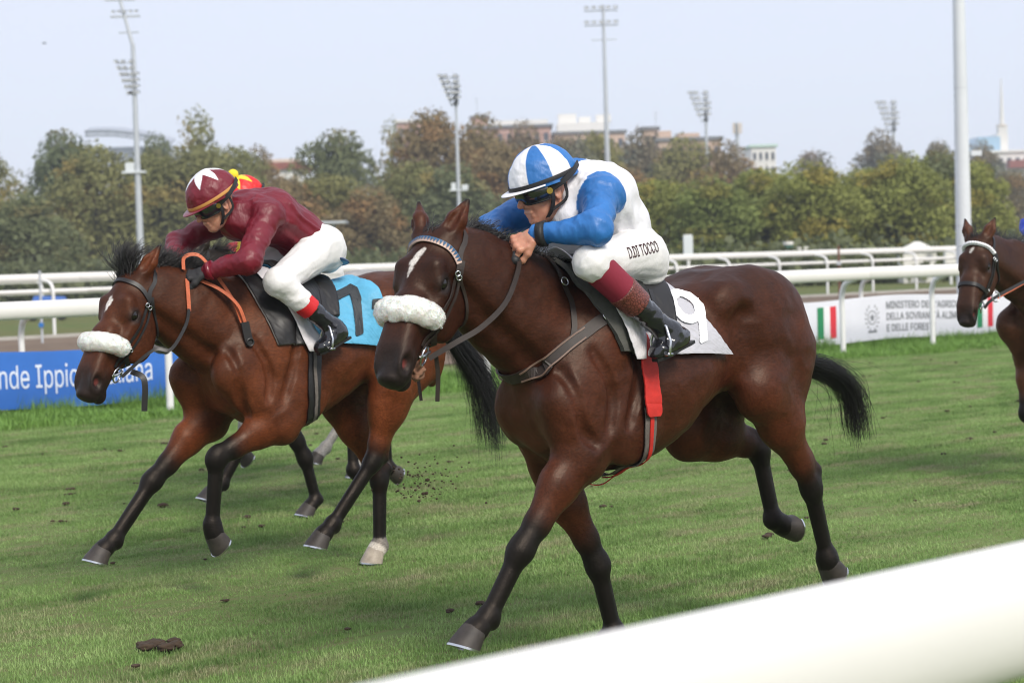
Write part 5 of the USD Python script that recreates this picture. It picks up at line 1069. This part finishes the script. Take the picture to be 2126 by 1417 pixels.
def tree(kind, i, px, top_y, width, D, label, group='trees behind the racecourse'):
    hor = 539 - .0305 * (px - 1063); hgt = (hor - top_y) / 4190 * D + 1.6; wid = width / 4190 * D
    x = UsdGeom.Xform.Define(stage, free('/World', 'tree')); p = far_at(px, D); x.AddTranslateOp().Set(Gf.Vec3d(*p)); x.AddRotateZOp().Set(float(tr_.uniform(0, 360))); s = 1.3 * wid / (7.5 if kind != 'sparse' else 7.5)
    x.AddScaleOp().Set(Gf.Vec3f(s, s, hgt / 10.0)); x.GetPrim().GetReferences().AddInternalReference(KINDS[kind, i]); x.GetPrim().SetInstanceable(True); tag(x, label, 'tree', group)
for a in (
    ('olive', 0, -12, 318, 130, 150, 'olive tree cut by the left edge of the picture'),
    ('green', 0, 62, 400, 190, 128, 'dark green tree low behind the rail near the left edge'),
    ('green', 1, 145, 262, 150, 158, 'green tree with ragged top left of the leaning floodlight mast'),
    ('olive', 1, 212, 300, 190, 146, 'broad yellowish olive tree just left of the leaning floodlight mast'),
    ('olive', 0, 318, 318, 180, 150, 'olive tree directly behind the leaning floodlight mast'),
    ('green', 0, 335, 285, 110, 190, 'narrow green tree under the curved stadium roof'),
    ('sparse', 0, 425, 226, 150, 165, 'tall loose topped tree above the maroon rider, tallest on the left'),
    ('olive', 1, 420, 300, 190, 150, 'olive tree below the tall loose topped tree'),
    ('olive', 0, 500, 305, 150, 155, 'olive tree right above the cap with yellow pompom'),
    ('brown', 0, 557, 304, 100, 170, 'small brownish tree beside the red roofed house'),
    ('brown', 1, 605, 366, 150, 140, 'rust tinged tree in front of the red roofed house'),
    ('green', 1, 715, 263, 165, 165, 'round topped dark green tree standing alone against the sky'),
    ('olive', 0, 690, 362, 170, 142, 'olive tree low in front of the round topped green tree'),
    ('brown', 0, 770, 385, 150, 138, 'brownish olive tree behind the bay horse\'s rump'),
    ('sparse', 0, 828, 248, 90, 175, 'thin see-through tree left of the pink apartment block'),
    ('brown', 1, 915, 224, 165, 165, 'tall brown topped tree behind the clustered floodlight mast'),
    ('olive', 1, 868, 335, 185, 145, 'green olive tree left below the tall brown topped tree'),
    ('brown', 0, 1003, 240, 140, 170, 'orange brown tree in front of the pink apartment block'),
    ('green', 0, 960, 345, 170, 142, 'dark olive tree behind the ears of the leading horse'),
    ('brown', 1, 1050, 292, 150, 160, 'brownish tree left of the blue and white cap'),
    ('grey', 0, 1100, 258, 130, 185, 'grey green tree right under the pink apartment block'),
    ('grey', 1, 1185, 276, 150, 190, 'grey green tree behind the blue and white cap'),
    ('olive', 0, 1250, 276, 130, 195, 'olive tree at the foot of the double barred mast'),
    ('grey', 0, 1335, 272, 130, 205, 'rounded brownish green tree right of the double barred mast'),
    ('olive', 1, 1430, 284, 150, 200, 'olive tree under the orange house'),
    ('brown', 0, 1525, 292, 140, 200, 'autumn tree under the cell phone mast'),
    ('brown', 1, 1310, 340, 120, 170, 'small brownish tree behind the back of the blue and white rider'),
    ('yellow', 0, 1375, 368, 190, 112, 'yellow green tree right behind the rider\'s back, leftmost of the bright row'),
    ('yellow', 1, 1490, 372, 180, 108, 'yellow green tree left of the white box on a post'),
    ('yellow', 0, 1590, 345, 200, 112, 'bright green tree under the second clustered mast'),
    ('yellow', 1, 1690, 338, 190, 108, 'broad bright green tree in the middle of the right hand row'),
    ('yellow', 0, 1795, 345, 190, 112, 'yellow green tree left of the distant clustered mast'),
    ('yellow', 1, 1885, 322, 180, 110, 'tall yellow green tree left of the big white pole'),
    ('green', 1, 1965, 306, 170, 116, 'dark yellow green tree directly behind the big white pole'),
    ('yellow', 0, 2035, 330, 120, 114, 'yellow green tree behind the right hand horse\'s ears, last of the row'),
    ('grey', 1, 1695, 308, 110, 260, 'hazy grey green tree above the bright row, right of centre'),
    ('grey', 0, 1838, 274, 120, 260, 'hazy grey green tree at the foot of the distant clustered mast'),
    ('grey', 1, 1955, 288, 90, 260, 'hazy small tree just left of the big white pole'),
    ('grey', 0, 2050, 296, 90, 230, 'hazy tree in front of the white and glass building'),
    ('brown', 1, 2112, 352, 110, 200, 'brown grey bare looking tree at the right edge'),
    ): tree(*a)
# low scrub along the foot of the trees: one mass
r9 = np.random.default_rng(4); P9 = []
for px in np.arange(-60, 2200, 11):
    D = (122 if px < 1250 else 98) + r9.uniform(-6, 6); c = far_at(px, D, r9.uniform(.4, 1.5 if px < 1250 else 1.0)); d = r9.normal(0, 1, (150, 3)); P9.append(c + d * V(.9, .9, .55))
P9 = np.vstack(P9); n9 = len(P9); e9 = r9.normal(0, .10, (n9, 3)); f9 = np.cross(e9, r9.normal(0, 1, (n9, 3))); v9 = np.stack([P9 - e9, P9 + f9 * .6, P9 + e9, P9 - f9 * .6], 1).reshape(-1, 3); k9 = np.arange(n9)[:, None] * 4
sc_ = part('/World', 'undergrowth', trimesh.Trimesh(v9, np.vstack([k9 + [0, 1, 2], k9 + [0, 2, 3]]), process=False), leaf_green, smooth=False, colors=np.repeat(.5 + .6 * meshkit.fbm(P9 * .7, 2, 3)[:, None] * np.ones(3), 4, 0))
tag(stage.GetPrimAtPath(sc_), 'dark scrub along the foot of the tree line', 'undergrowth', kind='stuff')

# floodlight masts
mast_grey = mat('galvanised_mast', (.50, .53, .56), rough=.45, metal=.3, vary=.1, scale=1); lamp_dark = mat('floodlight_housing', (.10, .11, .12), rough=.5); lamp_glass = mat('floodlight_glass', (.55, .57, .58), rough=.2)
mast_white = mat('white_mast', (.62, .66, .68), rough=.4, vary=.08, scale=1)
def lamp(h, c, s=1.0):
    q = part(h, 'lamp', box(c, (.62 * s, .42 * s, .34 * s)), lamp_dark); part(q, 'lamp_glass', box(V(*c) + V(-.02, -.23 * s, -.03), (.52 * s, .03, .26 * s)), lamp_glass)
def cluster_mast(px, top_y, D, label, r0=.26):
    kk = D / 230.0; r0 = r0 * kk
    hor = 539 - .0305 * (px - 1063); z1 = (hor - top_y) / 4190 * D + 1.6; h = thing('floodlight_mast', label, 'mast', 'floodlight masts', at=far_at(px, D))
    part(h, 'pole', tube([(0, 0, -.2), (0, 0, z1 * .5), (0, 0, z1 - .3)], [r0, r0 * .8, r0 * .55], 14), mast_grey, smooth=50)
    for i in range(6):
        z = z1 - (.25 + i * .62) * kk; left = (-1.75 + .24 * i) * kk
        part(h, 'cross_bar', box((left / 2 + .1 * kk, 0, z), (-left + .3 * kk, .1, .09)), mast_grey)
        for x in ([left, left + .62 * kk, 0.0, .35 * kk][: 4 if i in (2, 3, 4) else 3] if i < 5 else [left + .5 * kk, .0]): lamp(h, (x, -.18, z + .2 * kk), .82 * kk)
    part(h, 'frame', cat(tube([(-1.75 * kk, 0, z1 + .1), (-.45 * kk, 0, z1 - 3.5 * kk)], .05, 6), tube([(.4 * kk, 0, z1), (.2 * kk, 0, z1 - 3.5 * kk)], .05, 6)), mast_grey)
    zc = z1 * .47; part(h, 'service_box', cat(box((-.55 * kk, 0, zc + .3 * kk), (.5 * kk, .4 * kk, .8 * kk)), box((.75 * kk, 0, zc + .2 * kk), (.7 * kk, .4 * kk, .5 * kk)), box((0, 0, zc - .15 * kk), (2.1 * kk, .5 * kk, .14 * kk))), mast_white)
cluster_mast(962, 158, 116, 'clustered floodlight mast rising behind the leading horse\'s head'); cluster_mast(1478, 192, 262, 'clustered floodlight mast right of the blue and white rider'); cluster_mast(1866, 212, 305, 'smallest clustered floodlight mast left of the big white pole')
def bars(h, x0, z, w, n, s):
    part(h, 'cross_bar', box((x0, 0, z), (w, .12, .12)), mast_grey)
    for x in np.linspace(-w / 2 + .2, w / 2 - .2, n): lamp(h, (x0 + x, -.1, z + .28), s)
D_ = 175; h = thing('floodlight_mast', 'slim mast with two barred rows of floodlights above the leading rider', 'mast', 'floodlight masts', at=far_at(1272, D_)); zt = (533 - 14) / 4190 * D_ + 1.6
part(h, 'pole', tube([(0, 0, -.2), (0, 0, zt * .5), (0, 0, zt)], [.27, .21, .12], 14), mast_grey, smooth=50)
for dz, n in ((.5, 5), (1.75, 5)): bars(h, -.2, zt - dz, 2.9, n, .62)
part(h, 'cross_bar', box((0, 0, zt - 3.0), (2.2, .1, .08)), mast_grey)
D_ = 114; h = thing('floodlight_mast', 'leaning topped floodlight mast at the left with a side cluster of lamps', 'mast', 'floodlight masts', at=far_at(299, D_)); zk = (563 - 95) / 4190 * D_ + 1.6
part(h, 'pole', tube([(0, 0, -.2), (0, 0, zk * .5), (0, 0, zk)], [.21, .17, .12], 14), mast_grey, smooth=50)
part(h, 'upper_pole', tube([(0, 0, zk - .1), (-.68, 0, zk + 2.7)], [.11, .08], 12), mast_grey, smooth=50)
for dz, n in ((2.5, 5), (1.55, 5)): bars(h, -dz * .27 + .05, zk + dz, 1.68, n, .32)
part(h, 'cross_bar', box((-.2, 0, zk + .65), (1.15, .1, .07)), mast_grey)
for i in range(6):
    z = zk - .95 - i * .35; part(h, 'cross_bar', box((-.42 + .05 * i, 0, z - .09), (1.14 - .11 * i, .08, .06)), mast_grey)
    for x in ((-.95 + .13 * i), -.57 + .08 * i, -.09, .21)[: 4 if i > 1 else 3]: lamp(h, (x, -.15, z), .38)
part(h, 'service_box', cat(box((-.4, 0, zk * .52), (.5, .4, .5)), box((-.2, 0, zk * .5), (1.3, .5, .12))), mast_white)
D_ = 62; h = thing('mast', 'thick white pole rising out of the picture behind the right hand horse', 'mast', at=far_at(2006, D_))
part(h, 'pole', tube([(0, 0, -.2), (0, 0, 4), (0, 0, 8), (0, 0, 13)], [.245, .225, .195, .15], 24), mast_white, smooth=50)
for z in (2.2, 3.6, 6.4): part(h, 'pole_joint', tube([(0, 0, z), (0, 0, z + .02)], [.238 - z * .006 + .01] * 2, 24), mast_grey, smooth=50)
cm = part(h, 'camera', box((.42, -.05, 4.42), (.32, .16, .16)), mast_white); part(cm, 'camera_bracket', tube([(.18, 0, 4.2), (.3, 0, 4.3), (.42, -.02, 4.36)], .04, 6), mast_grey)

# small things behind the rails
def zat(px, y, D): return (539 - .0305 * (px - 1063) - y) / 4190 * D + 1.6
D_ = 80; h = thing('distance_post', 'white box on a post behind the far rail, right of the rider', 'post', at=far_at(1434, D_)); part(h, 'post', tube([(0, 0, 0), (0, 0, 1.9)], .06, 10), post_white, smooth=50); bx = part(h, 'box', box((0, 0, zat(1434, 508, D_)), (.36, .3, .74)), mast_white); part(bx, 'cap', box((0, 0, zat(1434, 489, D_)), (.30, .26, .08)), post_white)
D_ = 100; h = thing('shelter', 'small flat roofed shelter on a thin post behind the maroon rider', 'shelter', at=far_at(700, D_)); part(h, 'post', tube([(0, 0, 0), (0, 0, zat(700, 466, D_))], .10, 10), mast_grey, smooth=50); part(h, 'roof', box((0, 0, zat(697, 462, D_)), (1.35, 1.6, .12)), mast_grey)
h = thing('notice_board', 'white board with a red mark below the small shelter', 'board', at=far_at(694, 96)); part(h, 'panel', box((0, 0, zat(694, 530, 96)), (.62, .08, 1.15)), mast_white); part(h, 'mark', cat(box((-.02, -.05, zat(694, 532, 96)), (.40, .02, .16)), box((-.12, -.05, zat(694, 540, 96) + .05), (.12, .02, .3))), red_silk); part(h, 'post', tube([(0, .06, 0), (0, .06, 1.6)], .05, 8), post_white)
h = thing('marker_pole', 'thin rusty pole standing behind the white rails on the right', 'pole', at=far_at(1746, 60)); part(h, 'rod', tube([(0, 0, 0), (0, 0, 1.72)], .035, 8), mat('rust', (.16, .075, .05), rough=.9)); part(h, 'clamp', box((0, 0, 1.2), (.12, .12, .10)), mast_grey)
h = thing('marker_pole', 'thin grey pole with a small blue tag behind the left rail', 'pole', at=far_at(88, 47)); part(h, 'rod', tube([(0, 0, 0), (0, 0, 1.68)], .03, 8), mast_grey); part(h, 'tag', box((0, -.05, .42), (.1, .06, .1)), blue_silk)
tent = mat('white_canvas', (.68, .67, .62), rough=.7)
D_ = 92; h = thing('cabin', 'white peaked canopy low behind the far rail left of the big pole', 'canopy', at=far_at(1908, D_)); z0 = zat(1908, 522, D_); part(h, 'roof', trimesh.convex.convex_hull(np.array([(-.9, -.8, z0), (.9, -.8, z0), (-.9, .8, z0), (.9, .8, z0), (-.1, 0, z0 + .45), (.15, 0, z0 + .45)])), tent); part(h, 'wall', box((0, 0, z0 / 2), (1.5, 1.4, z0)), tent)
gz_ = mat('green_bin', (.02, .11, .08), rough=.5)
for px, D_, w, y0, lab in ((1642, 96, .34, 508, 'dark green bin with pale lid behind the far rail'), ):
    h = thing('bin', lab, 'bin', at=far_at(px, D_)); zt = zat(px, y0, D_); part(h, 'body', trimesh.creation.cylinder(.22, zt).apply_translation((0, 0, zt / 2)), gz_, smooth=40); part(h, 'lid', trimesh.creation.cylinder(.24, .16).apply_translation((0, 0, zt + .08)), tent, smooth=40)
for px, D_, y0, w, lab in ((1672, 98, 512, .55, 'pale loudspeaker box left of the rusty pole'), (1978, 85, 522, .5, 'white box beside the foot of the big pole'), (1712, 100, 515, .4, 'small grey box on the far side of the rails')):
    h = thing('equipment_box', lab, 'box', at=far_at(px, D_)); zt = zat(px, y0, D_); part(h, 'body', box((0, 0, zt - .25), (w, .4, .5)), tent); part(h, 'leg', tube([(0, 0, 0), (0, 0, zt - .5)], .06, 8), post_white)
h = thing('vehicle_cover', 'blue covered load parked behind the left rails', 'load', at=far_at(108, 70)); part(h, 'body', trimesh.convex.convex_hull(np.array([(-.6, -.4, .5), (.6, -.4, .5), (-.6, .4, .5), (.6, .4, .5), (-.5, -.3, .85), (.45, -.3, .8), (-.5, .3, .85), (.45, .3, .8)])), mat('blue_tarpaulin', (.04, .12, .40), rough=.6)); part(h, 'wheel', trimesh.creation.cylinder(.18, .12).apply_transform(trimesh.transformations.rotation_matrix(1.57, [1, 0, 0])).apply_translation((-.5, -.56, .18)), rubber); part(h, 'wheel', trimesh.creation.cylinder(.18, .12).apply_transform(trimesh.transformations.rotation_matrix(1.57, [1, 0, 0])).apply_translation((.5, -.56, .18)), rubber)

# far buildings
pink = mat('pink_render', (.45, .28, .23), rough=.9, vary=.1, scale=.4); orange_w = mat('orange_render', (.52, .38, .29), rough=.9, vary=.1, scale=.4); white_w = mat('white_render', (.66, .65, .62), rough=.8); roof_grey = mat('grey_roof', (.17, .18, .19), rough=.8); roof_red = mat('red_tiles', (.26, .085, .06), rough=.9, vary=.25, scale=2); win_dark = mat('window_dark', (.05, .06, .075), rough=.2); glass_blue = mat('blue_glass', (.30, .45, .58), rough=.15); stone_w = mat('cream_stone', (.55, .48, .40), rough=.9)
def block(name, label, px0, px1, y_top, D, depth, wall, floors, cols, roof=roof_grey, parapet=.5, extra=None):
    c = (px0 + px1) / 2; w = (px1 - px0) / 4190 * D; H_ = zat(c, y_top, D); h = thing(name, label, 'building', at=far_at(c, D + depth / 2))
    part(h, 'wall', box((0, 0, H_ / 2), (w, depth, H_)), wall); part(h, 'roof', box((0, 0, H_ + parapet / 2 + .002), (w + .9, depth + .9, parapet)), roof)
    for f in range(floors):
        for k in range(cols):
            x = -w / 2 + w * (k + .5) / cols; z = H_ - 1.9 - f * 3.0; q = part(h, 'window', box((x, -depth / 2 - .03, z), (w / cols * .5, .10, 1.5)), win_dark); part(q, 'sill', box((x, -depth / 2 - .12, z - .85), (w / cols * .58, .2, .12)), white_w)
    if extra: extra(h, w, H_, depth)
    return h
def stair(h, w, H_, d): part(h, 'stair_tower', box((-w * .36, 0, H_ + 1.2), (w * .2, d * .5, 2.4)), pink); part(h, 'tower_roof', box((-w * .36, 0, H_ + 2.5), (w * .23, d * .55, .3)), roof_grey); part(h, 'white_parapet', box((w * .12, -d * .2, H_ + .95), (w * .7, d * .5, .9)), white_w)
block('apartment_building', 'pink apartment block above the orange brown tree', 985, 1156, 266, 380, 14, pink, 3, 9, extra=stair)
block('apartment_building', 'pink apartment wing left behind the tall brown topped tree', 842, 902, 255, 400, 14, pink, 3, 3, roof=white_w)
def units(h, w, H_, d):
    for x, s in ((-.3, 2.2), (-.05, 1.4), (.22, 1.8)): part(h, 'roof_unit', box((w * x, -2, H_ + .5 + s * .4), (s * 1.6, 3, s * .8)), white_w)
block('apartment_building', 'long pale block with white roof structures behind the double barred mast', 1160, 1306, 278, 390, 16, orange_w, 2, 8, extra=lambda h, w, H_, d: (part(h, 'attic', box((-.08 * w, 0, H_ + 1.4), (w * .74, d * .7, 1.8)), white_w), units(h, w, H_ + 1.9, d)))
block('house', 'orange house with dark hipped roof right of the double barred mast', 1372, 1500, 292, 340, 14, orange_w, 2, 7, extra=lambda h, w, H_, d: (part(h, 'stair_tower', box((-w * .38, 0, H_ + .9), (w * .22, d * .5, 2.0)), orange_w), part(h, 'dormer', box((w * .02, 0, H_ + .8), (w * .34, d * .5, 1.2)), orange_w)))
block('house', 'small orange tower house with flat dark roof behind the trees', 1346, 1374, 270, 350, 8, orange_w, 2, 2)
block('house', 'low house with red tiled roof between the trees left of centre', 566, 642, 352, 260, 10, white_w, 1, 4, roof=roof_red, parapet=.9, extra=lambda h, w, H_, d: part(h, 'gable', box((0, 0, H_ + 1.2), (w * .8, d * .6, .5)), stone_w))
block('office_building', 'white and pale green building at the end of the trees right of the phone mast', 1562, 1612, 306, 420, 14, white_w, 2, 4, roof=mat('pale_green_roof', (.45, .60, .52), rough=.7))
block('office_building', 'white office building with blue glass front at the right', 2022, 2126, 318, 430, 18, white_w, 1, 6, roof=white_w, extra=lambda h, w, H_, d: (part(h, 'glass_block', box((-w * .25, -1, H_ + 1.8), (w * .45, d * .6, 3.6)), glass_blue), part(h, 'white_wing', box((w * .02, 0, H_ + 2.0), (w * .22, d * .7, 4.2)), white_w), part(h, 'lower_roof', box((w * .28, -d * .55, H_ - 2.6), (w * .5, 4, 1.6)), roof_red)))
D_ = 600; h = thing('spire', 'tall thin spire rising at the right edge above the white building', 'tower', at=far_at(2090, D_)); zt = zat(2090, 165, D_); z1 = zat(2090, 262, D_)
part(h, 'shaft', trimesh.creation.box((2.6, 2.6, z1)).apply_translation((0, 0, z1 / 2)), white_w); part(h, 'needle', tube([(0, 0, z1), (0, 0, z1 + (zt - z1) * .5), (0, 0, zt)], [.8, .5, .15], 10), white_w, smooth=50); part(h, 'gallery', trimesh.creation.cylinder(1.6, .5).apply_translation((0, 0, z1)), stone_w)
D_ = 330; h = thing('phone_mast', 'phone mast with pale antenna panels above the autumn tree', 'mast', at=far_at(1542, D_)); zt = zat(1542, 256, D_)
part(h, 'pole', tube([(0, 0, 0), (0, 0, zt)], .35, 10), mast_grey, smooth=50)
for k in range(5): a = k * 1.256; part(h, 'antenna', box((.65 * math.cos(a), .65 * math.sin(a), zt - .9), (.28, .2, 1.7)), stone_w)
part(h, 'ring', torus((0, 0, zt - 1.4), (0, 0, 1), .6, .06, 20, 6), mast_grey)
for px, y0, D_, hh, lab in ((1374, 233, 350, 3.2, 'thin rooftop aerial left of the second clustered mast'), (1005, 205, 390, 4.0, 'thin rooftop aerial on the pink apartment block')):
    h = thing('aerial', lab, 'aerial', at=far_at(px, D_, zat(px, y0, D_) - hh)); part(h, 'rod', tube([(0, 0, -1), (0, 0, hh)], .06, 6), mast_grey); part(h, 'crosspieces', cat(*[box((0, 0, hh - .2 - .5 * i), (1.0 - .2 * i, .05, .05)) for i in range(3)]), mast_grey)
# stadium roof: a long shallow arch of ribs
D_ = 520; h = thing('stadium', 'curved grey stadium roof showing over the trees behind the leaning mast', 'stadium', at=far_at(270, D_)); x_ = np.linspace(-9, 13, 27); zc = lambda x: zat(270, 274, D_) - 3.6 * np.clip((x + 6) / 19, -1, 1)**2 * np.where(x > -6, 1, .6)
sk_ = mat('stadium_roof_metal', (.36, .39, .44), rough=.6, metal=.2); rows_ = np.stack([np.stack([x_, 0 * x_ - 2 + 6 * k, zc(x_) + 1.2 * k], 1) for k in (0, 1)]); part(h, 'roof', slab(rows_, np.tile(V(0, 0, 1.), rows_.shape[:2] + (1,)), .4), sk_, smooth=30)
fz = np.stack([np.stack([x_, 0 * x_ - 2.8, zc(x_) + q], 1) for q in (.3, -1.3)]); part(h, 'fascia', slab(fz, np.tile(V(0, 1., 0), fz.shape[:2] + (1,)), .2), mat('stadium_mesh', (.42, .46, .52), rough=.7), smooth=30)
part(h, 'rib', tube(np.stack([x_, 0 * x_ - 3, zc(x_) + .3], 1), .22, 6), sk_); part(h, 'rib', tube(np.stack([x_, 0 * x_ - 3, zc(x_) - 1.0], 1), .18, 6), sk_); part(h, 'facade', box((0, 6, zc(13.0) / 2), (26, 8, zc(13.0) - .5)), sk_)
for x in x_[::3]: part(h, 'strut', tube([(x, -3, float(zc(np.array(x))) + .3), (x + 1.4, -3, float(zc(np.array(x + 1.4))) - 1.0)], .10, 5), sk_)
# birds
bird_look = mat('dark_bird', (.03, .03, .032), rough=.8)
for px, y, D_, s, lab in ((116, 93, 120, 1.0, 'small dark bird gliding in the upper left sky'),):
    h = thing('bird', lab, 'bird', at=far_at(px, D_, zat(px, y, D_)), rot=20); bd = Body((-.2, -.4, -.12), (.2, .4, .14), .012)
    bd.seg((-.12, 0, 0), (.10, 0, .01), .022, .028, k=.02)
    for q in (1, -1): bd.seg((.03, q * .02, .01), (.01, q * .15, .05), .035, .03, .014, .012, n=(0, 0, 1), k=.02); bd.seg((.01, q * .15, .05), (-.04, q * .30, .02), .028, .01, .012, .008, n=(0, 0, 1), k=.02)
    part(h, 'body', bd.skin(1), bird_look, smooth=True)
# ---------------------------------------------------------------- thin haze over the far ground
hz = usdkit.material(stage, LOOKS + '/haze_air', {'v': ('principled_volume', {'color': (.86, .92, 1.0), 'density': .00050, 'anisotropy': .2})}, volume='v.volume')
tag(stage.GetPrimAtPath(part('/World', 'haze', trimesh.creation.box((1420, 1100, 66)).apply_translation((0, 460, 31.9)), hz, smooth=False)), 'thin pale autumn haze over the racecourse', 'haze', kind='stuff')
